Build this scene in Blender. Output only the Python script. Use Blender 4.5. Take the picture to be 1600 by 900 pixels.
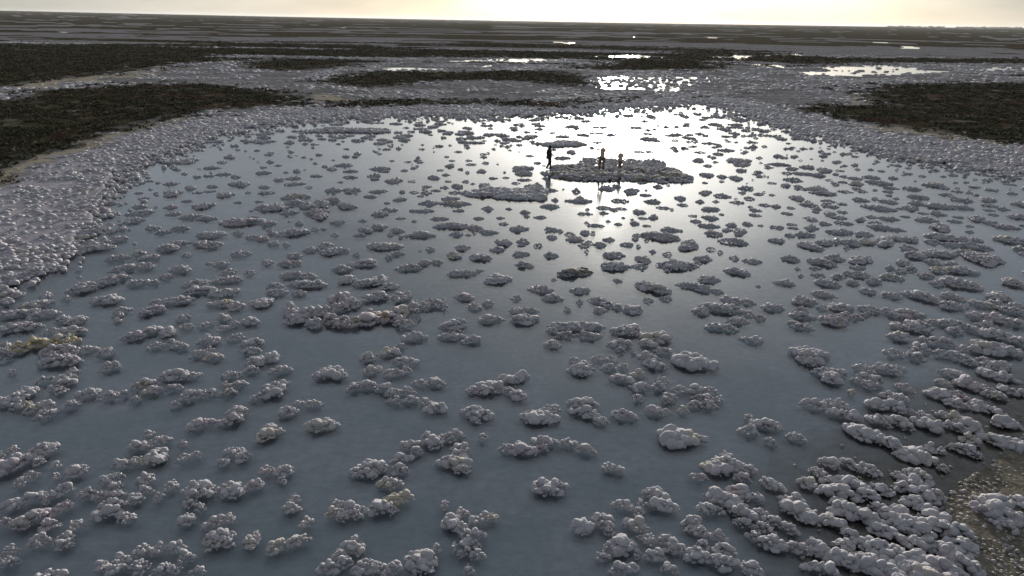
import bpy, bmesh, math, random
import numpy as np
from mathutils import Matrix, Vector

for o in list(bpy.data.objects):
    bpy.data.objects.remove(o, do_unlink=True)
S = bpy.context.scene
C = S.collection
PI = math.pi
rng = random.Random(7)
nrs = np.random.RandomState(11)

# light and surface settings used below
SKY_STR = 0.11; SUN_STR = 4.2; SUN_ANG = 2.5; EXPO = 0.22
GLOW1 = (46, 32.0); GLOW2 = (400, 60.0); GLOW3 = (5, 1.8); LOWEL = .08
VEIL = .86; VEIL_COL = (2.50, 2.68, 2.98); BACK = .42
WATER_ROUGH = .085; WATER_TINT = (.91, .93, .945); WATER_BUMP = .14
FLAT_A = (.12, .115, .12); FLAT_B = (.33, .32, .335)
BED_A = (.49, .51, .54); BED_B = (.61, .63, .66); BED_C = (.41, .475, .49)
HAZE = .000030

# ------------------------------------------------------------------ camera
CAM_H = 10.0
PITCH = math.radians(21.4)
ROLL = math.radians(0.95)
F = 24.0 / 36.0 * 1600.0
fw = np.array([0, math.cos(PITCH), -math.sin(PITCH)])
r0 = np.array([1.0, 0, 0]); u0 = np.array([0, math.sin(PITCH), math.cos(PITCH)])
rt = r0 * math.cos(ROLL) + u0 * math.sin(ROLL)
up = u0 * math.cos(ROLL) - r0 * math.sin(ROLL)
cd = bpy.data.cameras.new('camera'); cam = bpy.data.objects.new('camera', cd); C.objects.link(cam)
cd.lens = 24; cd.sensor_width = 36; cd.clip_start = 0.1; cd.clip_end = 60000
cam.matrix_world = Matrix(((rt[0], up[0], -fw[0], 0), (rt[1], up[1], -fw[1], 0), (rt[2], up[2], -fw[2], CAM_H), (0, 0, 0, 1)))
S.camera = cam

def ray(px, py):
    d = fw * F + rt * (px - 800) - up * (py - 450)
    return d / np.linalg.norm(d)
def ground(px, py, z=0.0):
    d = ray(px, py)
    t = (CAM_H - z) / max(1e-4, -d[2])
    return d[0] * t, d[1] * t, t
def project(x, y, z=0.0):
    dx, dy, dz = x, y, z - CAM_H
    a = dx * fw[0] + dy * fw[1] + dz * fw[2]
    b = dx * rt[0] + dy * rt[1] + dz * rt[2]
    c = dx * up[0] + dy * up[1] + dz * up[2]
    a = np.where(a > 0.5, a, np.nan)
    return 800 + F * b / a, 450 - F * c / a

# ------------------------------------------------------------------ sky, sun, exposure
gl = ray(957, 192)
sun_dir = np.array([gl[0], gl[1], -gl[2]])          # the glitter on the water mirrors the sun
SUN_EL = math.asin(sun_dir[2]); SUN_AZ = math.atan2(sun_dir[0], sun_dir[1])
W = bpy.data.worlds.new('World'); S.world = W; W.use_nodes = True
nt = W.node_tree; nt.nodes.clear()
wo = nt.nodes.new('ShaderNodeOutputWorld'); bg = nt.nodes.new('ShaderNodeBackground')
sky = nt.nodes.new('ShaderNodeTexSky'); sky.sky_type = 'NISHITA'; sky.sun_disc = False
sky.sun_elevation = SUN_EL; sky.sun_rotation = SUN_AZ
sky.air_density = 0.8; sky.dust_density = 0.6; sky.ozone_density = 1.5; sky.altitude = 0
# thin veil of cloud: a broad even greyness with a soft forward glow round the sun, over the clear-air sky
tc = nt.nodes.new('ShaderNodeTexCoord')
dot = nt.nodes.new('ShaderNodeVectorMath'); dot.operation = 'DOT_PRODUCT'; dot.inputs[1].default_value = tuple(sun_dir)
nt.links.new(tc.outputs['Generated'], dot.inputs[0])
clampn = nt.nodes.new('ShaderNodeMath'); clampn.operation = 'MAXIMUM'; clampn.inputs[1].default_value = 0.0
nt.links.new(dot.outputs['Value'], clampn.inputs[0])
def wpow(e, s):
    p = nt.nodes.new('ShaderNodeMath'); p.operation = 'POWER'; p.inputs[1].default_value = e
    nt.links.new(clampn.outputs[0], p.inputs[0])
    m = nt.nodes.new('ShaderNodeMath'); m.operation = 'MULTIPLY'; m.inputs[1].default_value = s
    nt.links.new(p.outputs[0], m.inputs[0]); return m
g1 = wpow(*GLOW1); g2 = wpow(*GLOW2); g3 = wpow(*GLOW3)
g12 = nt.nodes.new('ShaderNodeMath'); g12.operation = 'ADD'; nt.links.new(g1.outputs[0], g12.inputs[0]); nt.links.new(g3.outputs[0], g12.inputs[1])
sep = nt.nodes.new('ShaderNodeSeparateXYZ'); nt.links.new(tc.outputs['Generated'], sep.inputs[0])
low = nt.nodes.new('ShaderNodeMapRange'); low.interpolation_type = 'SMOOTHSTEP'; low.inputs['From Min'].default_value = -.02; low.inputs['From Max'].default_value = .13
low.inputs['To Min'].default_value = LOWEL; low.inputs['To Max'].default_value = 1.0; nt.links.new(sep.outputs['Z'], low.inputs['Value'])     # the veil dims towards the horizon's thick air
g1l = nt.nodes.new('ShaderNodeMath'); g1l.operation = 'MULTIPLY'; nt.links.new(g1.outputs[0], g1l.inputs[0]); nt.links.new(low.outputs[0], g1l.inputs[1])
nt.links.new(g1l.outputs[0], g12.inputs[0])
gs = nt.nodes.new('ShaderNodeMath'); gs.operation = 'ADD'; nt.links.new(g12.outputs[0], gs.inputs[0]); nt.links.new(g2.outputs[0], gs.inputs[1])
mp = nt.nodes.new('ShaderNodeMapping'); mp.inputs['Scale'].default_value = (2.0, 2.0, 9.0)
nt.links.new(tc.outputs['Generated'], mp.inputs['Vector'])
cn = nt.nodes.new('ShaderNodeTexNoise'); cn.inputs['Scale'].default_value = 1.3; cn.inputs['Detail'].default_value = 4; cn.inputs['Roughness'].default_value = .5
nt.links.new(mp.outputs[0], cn.inputs['Vector'])
cr = nt.nodes.new('ShaderNodeMapRange'); cr.inputs['From Min'].default_value = .3; cr.inputs['From Max'].default_value = .7
cr.inputs['To Min'].default_value = .72; cr.inputs['To Max'].default_value = 1.28
nt.links.new(cn.outputs['Fac'], cr.inputs['Value'])
glow = nt.nodes.new('ShaderNodeMix'); glow.data_type = 'RGBA'; glow.blend_type = 'MULTIPLY'; glow.inputs[0].default_value = 1
glow.inputs[6].default_value = (1.0, .955, .86, 1); nt.links.new(gs.outputs[0], glow.inputs[7])
add = nt.nodes.new('ShaderNodeMix'); add.data_type = 'RGBA'; add.blend_type = 'ADD'; add.inputs[0].default_value = 1; add.clamp_result = False
veil = nt.nodes.new('ShaderNodeMix'); veil.data_type = 'RGBA'; veil.inputs[0].default_value = VEIL
vf = nt.nodes.new('ShaderNodeMapRange'); vf.inputs['From Min'].default_value = -1; vf.inputs['To Min'].default_value = BACK; vf.inputs['To Max'].default_value = 1.25
nt.links.new(dot.outputs['Value'], vf.inputs['Value'])
vc = nt.nodes.new('ShaderNodeMix'); vc.data_type = 'RGBA'; vc.blend_type = 'MULTIPLY'; vc.inputs[0].default_value = 1; vc.inputs[6].default_value = (*VEIL_COL, 1)
nt.links.new(vf.outputs[0], vc.inputs[7]); nt.links.new(vc.outputs[2], veil.inputs[7])
nt.links.new(sky.outputs[0], veil.inputs[6])
nt.links.new(veil.outputs[2], add.inputs[6]); nt.links.new(glow.outputs[2], add.inputs[7])
mul = nt.nodes.new('ShaderNodeMix'); mul.data_type = 'RGBA'; mul.blend_type = 'MULTIPLY'; mul.inputs[0].default_value = 1
nt.links.new(add.outputs[2], mul.inputs[6]); nt.links.new(cr.outputs[0], mul.inputs[7])
warmn = nt.nodes.new('ShaderNodeMix'); warmn.data_type = 'RGBA'; warmn.inputs[6].default_value = (1.0, .97, .86, 1); warmn.inputs[7].default_value = (1, 1, 1, 1)
nt.links.new(low.outputs[0], warmn.inputs[0])                       # thick air near the horizon is creamier
mul2 = nt.nodes.new('ShaderNodeMix'); mul2.data_type = 'RGBA'; mul2.blend_type = 'MULTIPLY'; mul2.inputs[0].default_value = 1
nt.links.new(mul.outputs[2], mul2.inputs[6]); nt.links.new(warmn.outputs[2], mul2.inputs[7])
nt.links.new(mul2.outputs[2], bg.inputs['Color']); bg.inputs['Strength'].default_value = SKY_STR
nt.links.new(bg.outputs[0], wo.inputs['Surface'])
sd = bpy.data.lights.new('sun', 'SUN'); sun = bpy.data.objects.new('sun', sd); C.objects.link(sun)
sd.energy = SUN_STR; sd.angle = math.radians(SUN_ANG); sd.color = (1.0, .93, .82)
sun.rotation_euler = Vector(tuple(sun_dir)).to_track_quat('Z', 'Y').to_euler()
S.view_settings.view_transform = 'Standard'; S.view_settings.look = 'None'; S.view_settings.exposure = EXPO; S.view_settings.gamma = 1
S.cycles.max_bounces = 8; S.cycles.transparent_max_bounces = 8; S.cycles.volume_bounces = 0

# ---------------------------------------------------------------- salt clumps seen in the photograph
# each entry: centre x, centre y, width, height on the 1600 x 900 photograph; they are put on the ground through the camera's geometry.
# a '|' in front of a group keeps its members together as one clump
NEAR = '''
71,701,42,20|22,722,52,28 61,723,15,10 87,727,16,14 20,704,15,9 2,712,12,12 52,711,15,9|49,743,24,14 32,754,20,14|120,736,36,14
90,748,12,6|96,769,35,12|21,785,32,22 52,778,36,17 74,784,12,10|101,794,30,12|57,806,55,28 36,819,28,17 78,819,30,20 9,818,24,13
120,819,22,18|64,845,30,18|102,841,32,20 102,855,22,8|19,864,25,10|18,882,25,9 2,878,8,9|215,695,30,20 250,688,30,16 233,680,18,8 247,711,38,28
190,726,30,13 215,721,22,13|174,747,30,18 182,760,20,14|228,748,32,18 230,765,22,16 250,775,18,18 270,759,22,15|136,773,22,12 158,775,22,14 185,775,22,13 212,780,32,15
175,790,35,15 172,802,42,18|200,812,30,10|286,695,13,8|290,716,20,12 306,711,19,14|350,722,24,14 363,707,28,15 382,710,24,22
312,764,44,18 310,775,34,17 297,789,18,13 315,795,15,12|293,810,31,23|358,762,30,15 365,772,38,13|355,811,25,15 332,819,27,15
342,838,40,25 340,848,40,18 358,852,18,10|392,845,24,24 402,838,14,16|225,860,32,16 190,875,30,22 183,896,28,10 160,886,20,14|248,860,24,15 277,855,27,20 293,873,30,14 275,893,22,15
222,883,32,20 255,890,30,18 218,897,20,8|310,898,22,8|420,680,42,14 422,672,28,8|396,757,26,18 404,755,20,18 418,735,22,13|445,735,33,18 442,754,13,7
456,792,28,22 462,782,16,10|479,819,20,12|432,856,35,15 465,845,33,21|530,788,20,12 550,795,34,24 524,804,24,11 560,807,16,13 535,812,18,8
595,795,44,20 612,799,16,12|620,780,40,20|610,757,36,16|585,730,44,18 555,740,24,11 575,742,28,14|625,734,30,15 627,716,30,15|643,697,32,13 652,706,24,12
670,682,28,15 678,694,38,13 698,682,30,16 712,680,28,14|718,702,30,14 717,712,32,15|710,728,52,13 722,736,26,10|754,685,17,10|794,700,26,18 817,701,44,22
852,690,34,18 845,702,20,10 885,692,28,16|914,702,30,16|695,794,14,6|707,815,36,30 722,802,18,14 722,828,18,10 742,815,18,13 762,810,30,16
740,838,36,18 734,850,34,18 710,859,11,10 730,864,15,14 720,869,10,10 745,870,22,15|548,858,44,22 555,850,18,12 525,875,12,8|517,890,35,18 508,892,20,12|540,882,28,15
572,882,28,18 590,890,30,16 560,896,24,8|614,888,34,22|662,872,48,34 660,888,40,20 682,860,16,12 645,872,22,16|732,898,16,5|956,732,34,17|855,763,48,14 856,772,34,10
1060,681,66,34|1133,722,38,18 1122,732,50,20 1157,730,36,22 1091,745,24,14 1157,747,24,12 1133,713,20,10|1152,772,46,16 1135,783,60,24 1107,795,36,20 1120,777,24,10 1182,777,22,14
1160,802,44,22 1190,802,28,20 1157,818,26,14|1205,758,36,16|1025,772,40,20 1033,790,40,22 1014,772,20,14|975,792,28,12 1000,789,13,12 998,800,18,14|910,822,36,26 942,810,28,22 945,822,24,16 950,833,15,10
992,822,38,18 1012,842,28,20|970,850,44,34 947,861,13,8|1040,842,30,20 1053,855,36,22|1022,867,34,22|1088,865,40,30 1097,852,24,16|1130,859,34,18|1080,817,30,13|1080,830,20,10 1097,836,30,11 1122,838,26,18
1122,880,42,20 1140,878,24,18|942,872,22,12|995,870,13,8|965,890,32,20 985,890,24,16|1045,889,23,18|1172,890,40,22|1177,836,26,20 1198,848,30,22|1190,825,30,16|1203,690,22,12|1241,684,28,10
1350,678,64,22 1388,693,40,16 1370,686,30,12|1427,708,60,28 1450,700,24,14|1470,708,12,4|1515,687,30,14 1500,700,36,16 1520,710,26,12|1570,696,60,12|1471,733,16,9|1295,722,34,18 1322,722,24,12 1352,733,38,20
1278,738,28,14|1260,755,28,15|1245,795,46,30 1240,784,30,12 1270,808,10,8|1292,752,24,14 1330,755,40,20 1308,770,46,18|1355,775,36,16 1375,763,34,20|1312,790,36,26
1432,740,40,24 1405,743,22,14|1425,755,36,16 1405,762,22,12|1440,772,40,18 1460,773,24,16 1425,785,38,16|1375,795,24,12 1402,797,26,22 1382,803,16,10|1350,808,36,16|1452,805,46,16
1382,830,42,24 1415,820,40,24|1462,823,46,22 1493,828,46,22|1362,850,46,30 1395,860,36,24 1330,840,24,12|1425,848,40,22 1452,848,34,24|1285,865,40,18 1275,855,30,14 1315,855,26,11|1312,873,46,26 1338,875,36,26
1370,890,50,20 1405,885,30,22|1440,880,50,26 1472,885,50,26|1505,880,44,26|1285,895,40,12|1204,812,26,20 1232,826,28,16|1210,848,40,24 1242,856,34,18|1552,787,50,18 1592,782,26,24 1590,810,26,22 1568,824,30,14|1598,684,10,14
1285,459,30,9|1253,469,34,12|1205,480,30,10 1187,496,20,8|1251,484,22,9 1254,493,32,10 1240,504,16,10 1255,510,26,10|1310,478,36,14 1284,482,14,4|1302,499,44,18 1320,492,24,12 1337,495,16,8|1358,482,28,14 1385,487,20,6
1422,488,34,13 1407,494,28,10|1351,493,10,4|1357,454,26,9|1394,461,28,9|1440,462,46,13|1487,462,30,13 1485,477,40,11|1560,461,32,16|1532,474,28,10 1555,474,26,8|1587,476,22,10 1582,485,34,10|1523,492,22,12 1550,495,34,18
1588,503,28,14|1405,510,28,9 1430,507,44,20 1445,518,20,8|1405,525,38,13|1457,502,22,10 1487,505,40,13|1490,516,28,10 1518,515,24,6|1541,509,24,7|1552,520,48,16 1590,532,34,14|1455,531,30,14 1482,537,24,8|1550,542,66,24 1527,535,26,14
1437,543,34,16 1469,552,26,10|1502,545,20,9|1400,551,28,14 1430,556,28,12|1497,557,38,14 1515,566,24,10|1535,562,20,9|1557,572,40,12 1540,576,24,12|1558,586,44,18|1262,552,60,26 1265,568,18,10|1285,580,32,14 1307,581,26,12 1298,592,40,12
1350,576,28,12|1386,576,38,15 1405,578,18,6|1340,596,22,8 1358,592,30,10|1360,602,28,11|1329,613,14,7|1411,605,28,12|1490,582,34,16 1508,597,34,20 1472,600,22,5|1467,614,38,20 1497,616,24,13|1540,607,24,13 1572,607,28,16|1555,618,30,12 1596,612,16,14
1370,630,38,20 1400,634,36,18 1397,622,40,16|1272,631,32,15 1307,631,32,14|1305,645,30,14 1330,650,34,12|1492,632,32,11|1525,630,30,20 1547,640,34,16|1370,657,34,14 1402,657,40,20 1422,644,14,10|1442,650,28,13 1448,664,40,15
1487,652,32,12 1510,662,42,24 1492,668,30,12|1570,662,44,14|1207,665,30,14|845,453,32,8 863,465,28,10|905,454,30,9|906,473,10,4|887,484,14,6|932,468,26,10 952,475,24,10 988,485,36,9 965,480,16,7|936,484,22,9|807,466,16,5|816,484,36,14 819,499,44,14
1025,453,44,9 1041,465,18,9|1012,470,14,4|1095,452,30,6 1120,455,20,6|1143,469,27,9 1167,471,20,8|1095,485,28,12 1128,484,50,10|1150,500,32,12 1118,509,28,14 1138,511,24,12|1170,491,18,6|1175,529,28,14
885,509,40,15 913,510,44,14 928,508,18,14 882,524,28,8 920,525,32,10|864,517,24,8|864,538,28,10|982,518,48,12 960,516,14,7|1027,528,46,13 1012,538,32,10|970,538,32,12 968,548,14,7|990,551,12,5|1040,549,28,12|1022,568,36,16 1015,561,28,8
1077,560,44,14 1082,570,54,14|933,559,20,13 955,560,20,13 952,573,24,13 974,572,18,12|896,562,16,12 912,573,28,12 905,581,44,10|972,590,34,16 997,583,22,16 998,603,30,18 997,620,22,15|1028,603,28,15 1036,596,20,8|1047,619,24,15 1041,626,18,10
1062,607,24,14 1087,607,24,17 1108,611,20,8|1098,622,32,13 1085,632,22,12 1107,632,24,14 1123,626,18,8|1027,641,34,18|1067,643,20,7|972,650,34,12|842,650,48,26 860,638,26,16 828,648,24,12|908,632,44,16 912,645,36,15 940,658,24,12 925,650,24,12
812,587,26,20 793,590,24,18 808,615,24,20 793,610,20,14|1170,652,16,12 1192,660,30,20 1170,674,30,12|410,471,28,20 432,455,30,14|466,456,20,13|647,527,32,12|725,462,28,13|742,479,24,9 763,475,20,6|765,498,34,13|710,508,42,12 705,526,34,12 710,517,18,8|736,531,30,12
575,558,28,13|608,549,32,18 626,541,16,8|633,564,34,14|580,578,28,13|612,583,28,13 635,580,20,8|515,581,34,12 515,587,48,12|440,579,30,9|425,557,28,16 406,562,20,18|430,604,38,16 420,615,38,16|490,629,26,16 466,630,16,11|450,643,34,16
502,664,46,20 510,657,14,12|572,602,34,14 550,610,18,6|600,605,30,16 615,613,26,14 617,627,24,11|637,611,24,14 643,623,24,16|680,597,34,14 655,600,20,7|682,635,30,20 665,631,18,6|767,600,40,20 738,608,22,16 750,603,26,16 760,612,30,12
740,643,34,14 753,650,36,12 743,658,16,9|15,459,36,14 10,469,24,12|72,459,20,12|56,474,36,16|45,485,24,13 68,491,36,11 15,491,36,11|100,498,28,12 122,500,28,10|22,508,38,16 48,510,30,11 8,517,16,8|82,516,24,13 108,519,40,11 128,516,18,9
137,545,28,12|167,552,30,9|174,573,30,12|115,580,22,12|19,584,15,6|100,590,28,12 105,598,30,10 70,596,24,6|85,606,18,12 95,612,22,7|104,467,15,6|132,452,44,8|170,467,42,14 152,468,20,9|190,485,22,7 185,493,18,6 184,501,14,6|240,484,34,9 226,490,22,8
245,472,20,7 278,470,42,11|285,495,23,12|292,511,20,6|322,508,20,8|210,523,32,14 238,514,26,15 263,517,28,17|270,535,16,14 283,542,24,8|245,542,22,6|328,532,36,12|328,546,16,10 312,554,26,8 335,558,26,10|310,455,40,9|352,459,38,8
345,472,32,14 368,477,26,14|351,495,20,13|390,500,22,16 368,505,16,10|352,513,20,8|368,526,22,12|395,535,30,12 393,547,26,13|394,562,24,13 393,578,26,11|273,587,44,14 300,588,26,10|233,600,30,12 216,602,24,13 242,610,30,13|273,604,24,13|213,625,20,9
138,614,34,13|172,618,26,12 195,615,16,10|42,610,30,13 30,620,42,16 10,626,22,22|32,634,30,12 53,637,26,15|74,632,28,14 75,647,30,13|112,634,30,10|296,620,30,11 312,617,24,8 331,611,16,14 288,628,16,7|274,634,18,9|353,601,18,12 370,600,28,15
362,588,30,8|358,613,24,12|371,645,36,14|362,658,34,12|312,661,36,18|397,622,14,12
1330,800,50,26 1300,815,36,20|1350,880,60,26|1405,812,44,24 1430,830,40,22|1480,862,60,28 1500,850,40,22|1445,905,90,26|1390,905,70,24|1400,868,50,26|1560,802,60,24 1530,798,30,14
'''
# farther clumps, read from four enlarged quarters of the middle band: (x origin, y origin), then x,y,w,h in quarter pixels
MID = {
(800, 225): '''80,420,80,30 170,455,80,20 240,385,140,30 40,525,100,40 245,530,80,30 300,545,40,15 360,565,60,15 400,290,60,30 425,330,50,40 420,355,160,25 665,350,100,25 745,290,110,45 910,262,70,25 945,235,70,25 810,240,60,15
880,355,95,30 1050,335,75,35 1175,355,70,25 1205,300,90,40 1310,318,130,30 580,393,90,25 570,425,65,25 680,402,70,14 790,420,75,40 950,393,75,25 450,430,90,25 815,458,60,22 885,452,70,35 1235,400,100,40 1240,455,100,35 1310,440,40,10
600,478,35,20 520,505,90,22 665,497,60,18 465,492,30,12 695,462,30,8 750,470,25,15 838,512,45,8 985,530,105,35 455,548,65,40 505,557,30,14 605,592,60,30 780,570,50,20 930,580,200,40 965,600,40,20 395,597,110,20 250,583,70,20 840,600,30,12
720,622,70,35 550,632,90,20 445,635,60,15 480,618,50,15 790,643,30,12 1110,620,100,60 1085,650,110,25 1240,660,50,12 1255,555,110,35 1230,505,120,35 1420,545,80,50 1370,500,60,40 1470,495,80,30 1385,608,140,35 625,695,130,30 820,715,95,55
965,688,50,20 465,675,30,12 640,765,190,45 800,765,80,25 1030,770,220,30 930,750,60,30 1195,715,110,30 1155,750,60,15 1400,790,140,50 1390,710,60,25 1500,725,90,40 50,685,100,30 240,690,100,35 75,750,110,40 70,610,90,25 165,630,50,25
850,885,140,35 1110,880,130,40 1220,845,130,40 1300,680,30,10 1520,410,80,20 1515,440,70,20 1575,375,70,25 1410,363,80,18 1480,335,75,25 1440,300,60,20 1460,272,110,25 1400,210,85,35 1310,200,65,25 1220,190,80,35 1165,97,80,35 1420,105,180,60
1225,132,50,20 1430,162,80,25 1270,110,40,12 1175,50,60,12 1285,58,80,18 1340,40,110,12 500,18,40,25 370,42,70,40 110,72,50,12 320,85,110,18 480,75,120,15 790,45,60,15 855,45,50,12 60,140,130,70 80,180,100,40 75,220,80,20 240,285,90,20 320,280,20,15 20,240,50,20 150,330,70,30
205,175,60,40 590,270,110,40 650,260,60,30''',
(1200, 225): '''60,515,75,30 145,500,60,15 155,523,60,15 270,520,90,35 355,495,90,22 480,490,100,25 410,550,80,20 595,558,110,35 475,545,90,35 230,565,110,25 60,605,100,20 245,625,130,50 315,655,80,20 355,610,100,45 430,605,60,30 520,612,110,45 615,605,80,50
725,600,110,70 790,580,80,45 890,590,80,50 490,650,35,15 1080,580,180,35 1030,610,80,25 1140,625,80,30 1210,590,90,40 1300,600,80,20 1280,635,150,35 880,648,80,25 920,690,130,45 1000,690,80,20 1080,680,130,50 1160,690,60,15 1240,675,110,25
1340,705,180,100 1520,600,170,35 1570,648,90,35 135,718,110,25 340,735,150,45 410,705,100,45 570,720,130,55 625,718,50,12 850,740,80,45 830,790,70,25 895,775,60,30 1035,735,100,30 1150,750,90,25 1060,785,110,35 1200,785,160,45 985,815,100,40
430,820,70,40 560,815,130,35 360,865,130,40 770,828,110,35 525,860,90,35 670,855,90,35 1180,860,200,70 1060,870,80,30 1520,855,120,50 1560,880,90,30 110,860,110,45 700,398,190,30 820,403,50,10 890,395,90,40 755,355,110,30 800,338,50,15
580,345,110,25 375,353,80,20 410,388,60,25 460,370,70,20 465,420,70,22 385,430,80,35 440,455,90,25 265,460,70,20 300,422,50,14 575,465,70,35 640,450,70,20 750,460,120,30 670,490,90,30 720,515,180,40 940,325,110,35 930,365,80,30 1060,380,150,45
1210,345,130,25 1210,393,130,25 860,452,55,12 980,465,130,35 970,430,60,15 1060,430,90,30 1070,515,130,55 1160,478,80,20 1190,452,60,20 1300,460,110,40 1380,485,100,30 1480,510,150,35 1260,547,60,15 1410,437,60,20 1370,340,80,45 1390,380,90,25
1380,408,60,20 1470,402,80,20 1560,440,100,60 180,330,90,50 250,378,110,20 140,396,50,15 120,435,80,12 310,270,110,60 350,300,180,35 230,277,60,20 110,255,80,25 25,315,45,15 480,293,80,20 585,293,70,14 765,270,80,20 750,295,70,15 755,320,50,12
900,275,130,25 700,245,160,15 550,240,100,40 1040,250,150,35 1100,270,70,20 1110,313,90,18 70,122,110,25 150,150,80,25 250,140,80,30 350,160,110,35 120,180,70,15 220,183,130,20 310,190,80,30 160,225,110,14 20,240,50,15 470,198,60,18 540,213,80,14 650,203,120,25 780,208,70,20 380,222,40,14 410,238,45,18''',
(400, 225): '''250,325,130,40 130,390,140,50 230,365,90,30 330,385,120,40 420,360,100,60 380,420,160,40 560,380,100,50 480,350,80,30 400,450,100,40 200,420,90,30 510,490,90,20 270,495,60,20 70,495,90,30 245,555,180,30 370,535,50,12 40,590,80,30 110,620,80,30 190,628,50,20
70,735,60,45 200,740,120,40 240,690,80,45 340,655,100,35 430,630,100,35 480,675,150,30 670,480,50,10 690,530,90,45 770,515,110,30 650,568,70,20 880,545,100,15 1030,560,130,45 840,570,40,10 800,640,180,40 880,687,80,20 830,708,60,20 630,690,50,20
680,740,140,50 540,775,120,45 1090,657,60,22 960,770,130,40 1050,735,90,40 1130,740,80,20 1240,690,100,50 1400,700,150,50 1290,640,100,40 1510,655,90,30 1550,610,90,50 1270,805,130,40 1360,810,40,10 1510,835,170,70 210,820,120,30 320,820,100,40
340,870,170,60 120,890,110,20 250,870,80,40 570,840,120,60 700,860,140,60 780,840,100,60 840,885,120,40 1240,510,160,35 1360,520,100,30 1160,515,80,25 1450,550,100,25 1250,565,90,20 780,430,120,40 830,410,120,25 900,460,60,20 1040,415,130,25
1270,415,80,15 1140,460,100,30 1390,462,80,20 1525,462,50,12 1450,400,70,40 1580,405,50,12 1080,370,140,20 1210,335,120,30 1240,370,190,30 900,340,90,30 720,325,90,20 915,295,45,25 985,300,60,14 600,287,150,20 480,290,120,18 760,295,120,20
1070,262,60,20 860,225,120,35 970,232,45,12 1110,205,70,35 740,195,90,25 780,150,110,30 810,168,60,15 480,150,70,30 590,205,90,15 590,165,80,20 550,130,140,20 1430,250,90,60 1260,260,80,30 1200,230,40,15 1310,230,45,20 1355,245,35,15
1180,270,70,15 1240,300,80,20 1310,300,60,35 1380,300,90,40 1215,130,60,35 1225,100,40,15 1410,165,70,30 1150,160,40,15 1330,100,40,14 1340,127,60,10 1480,210,70,18 1560,210,50,10 240,245,110,25 240,210,90,20 380,195,90,20 140,130,50,15 260,165,60,25 40,175,90,25 50,265,90,20 60,300,90,25''',
(0, 225): '''870,240,90,20 770,290,80,25 870,300,60,20 900,335,80,20 1080,300,130,50 1070,245,110,20 1190,270,60,35 1330,250,60,50 1410,310,120,40 1500,245,120,40 1490,360,50,20 1550,300,50,15 1090,110,100,30 1180,100,120,40 1440,75,80,30 1400,185,90,20
1330,145,100,20 1270,380,130,50 1170,350,80,25 1070,390,100,25 1090,430,100,30 870,385,90,30 880,430,150,25 690,430,110,35 690,365,100,30 840,475,120,30 1200,455,150,25 1290,465,140,20 1500,490,200,35 1570,455,80,20 950,525,70,20 700,540,70,30
760,525,80,30 590,540,110,50 1020,555,80,12 1130,530,90,14 1320,560,140,50 1490,555,70,20 740,595,120,25 660,620,80,20 600,655,200,25 1050,645,130,45 1110,625,110,20 1250,615,90,40 1320,635,120,25 1580,585,80,20 870,680,90,30 760,710,90,25
700,720,80,20 940,710,110,25 1165,695,50,20 1500,690,100,25 1390,745,90,40 780,770,120,50 910,765,120,30 770,815,50,20 1130,775,130,50 1040,830,70,25 1560,800,60,30 1430,800,90,30 1430,850,150,35 700,845,160,45 640,880,80,20 860,870,120,30
960,865,70,25 1240,875,150,40 220,810,180,30 40,850,160,30 400,755,50,12 500,890,60,15''',
}
# islands: a bigger mass of many lumps each, with its own label
ISLANDS = [
 ('salt_island', 'broad low salt island with a brown top under the two standing people', 'brown', 1.0,
  '905,262,70,26 960,258,110,34 1020,262,90,30 1050,272,46,18 930,274,110,18 1000,277,110,12 885,272,44,18'),
 ('salt_island', 'rounded lavender grey salt island left of the walking person', '', 1.0, '800,300,90,20 835,295,44,20 775,296,44,14 760,303,60,10 812,308,60,8 845,308,20,9'),
 ('salt_island', 'flat oblong salt bank right behind the head of the walking person', '', .9, '882,223,56,11 868,225,34,9 900,224,26,9'),
 ('salt_island', 'ring shaped rocky salt island left of centre with a rusty yellow right tip', 'rusty', 1.25,
  '455,483,26,18 482,488,44,22 465,498,30,20 492,505,30,16 537,504,34,16 517,500,26,16 535,465,34,18 552,473,26,16 575,495,42,24 590,463,40,14 608,495,30,22 625,488,30,22 630,505,28,14 627,463,28,14 648,478,20,14 675,474,30,14 693,478,14,6 652,492,16,10 555,505,30,14 535,480,30,12 510,485,20,12'),
 ('salt_island', 'cream coloured rugged salt island at the left edge of the picture', 'cream', 1.25,
  '58,535,28,20 87,534,28,16 112,532,22,13 85,548,40,15 112,547,26,14 93,563,50,18 113,564,24,14 8,542,24,15 32,543,30,15 10,555,22,10'),
 ('salt_island', 'small lone brownish salt mound in open water below the two people', 'brown', 1.0, '892,425,40,13 912,424,24,9 882,428,20,8'),
 ('salt_island', 'pale grey salt bank with one mauve patch in the upper left water', '', 1.1,
  '462,306,34,10 433,322,36,13 457,316,24,8 482,321,30,10 505,315,26,16 495,330,40,11 540,320,26,12 520,312,22,8 500,337,26,10 412,324,20,9 450,331,24,8 552,322,14,6'),
 ('salt_island', 'long thin purplish salt bar near the far shore on the left', '', .9, '548,204,110,8 520,201,50,5 585,205,40,6'),
]

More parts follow.
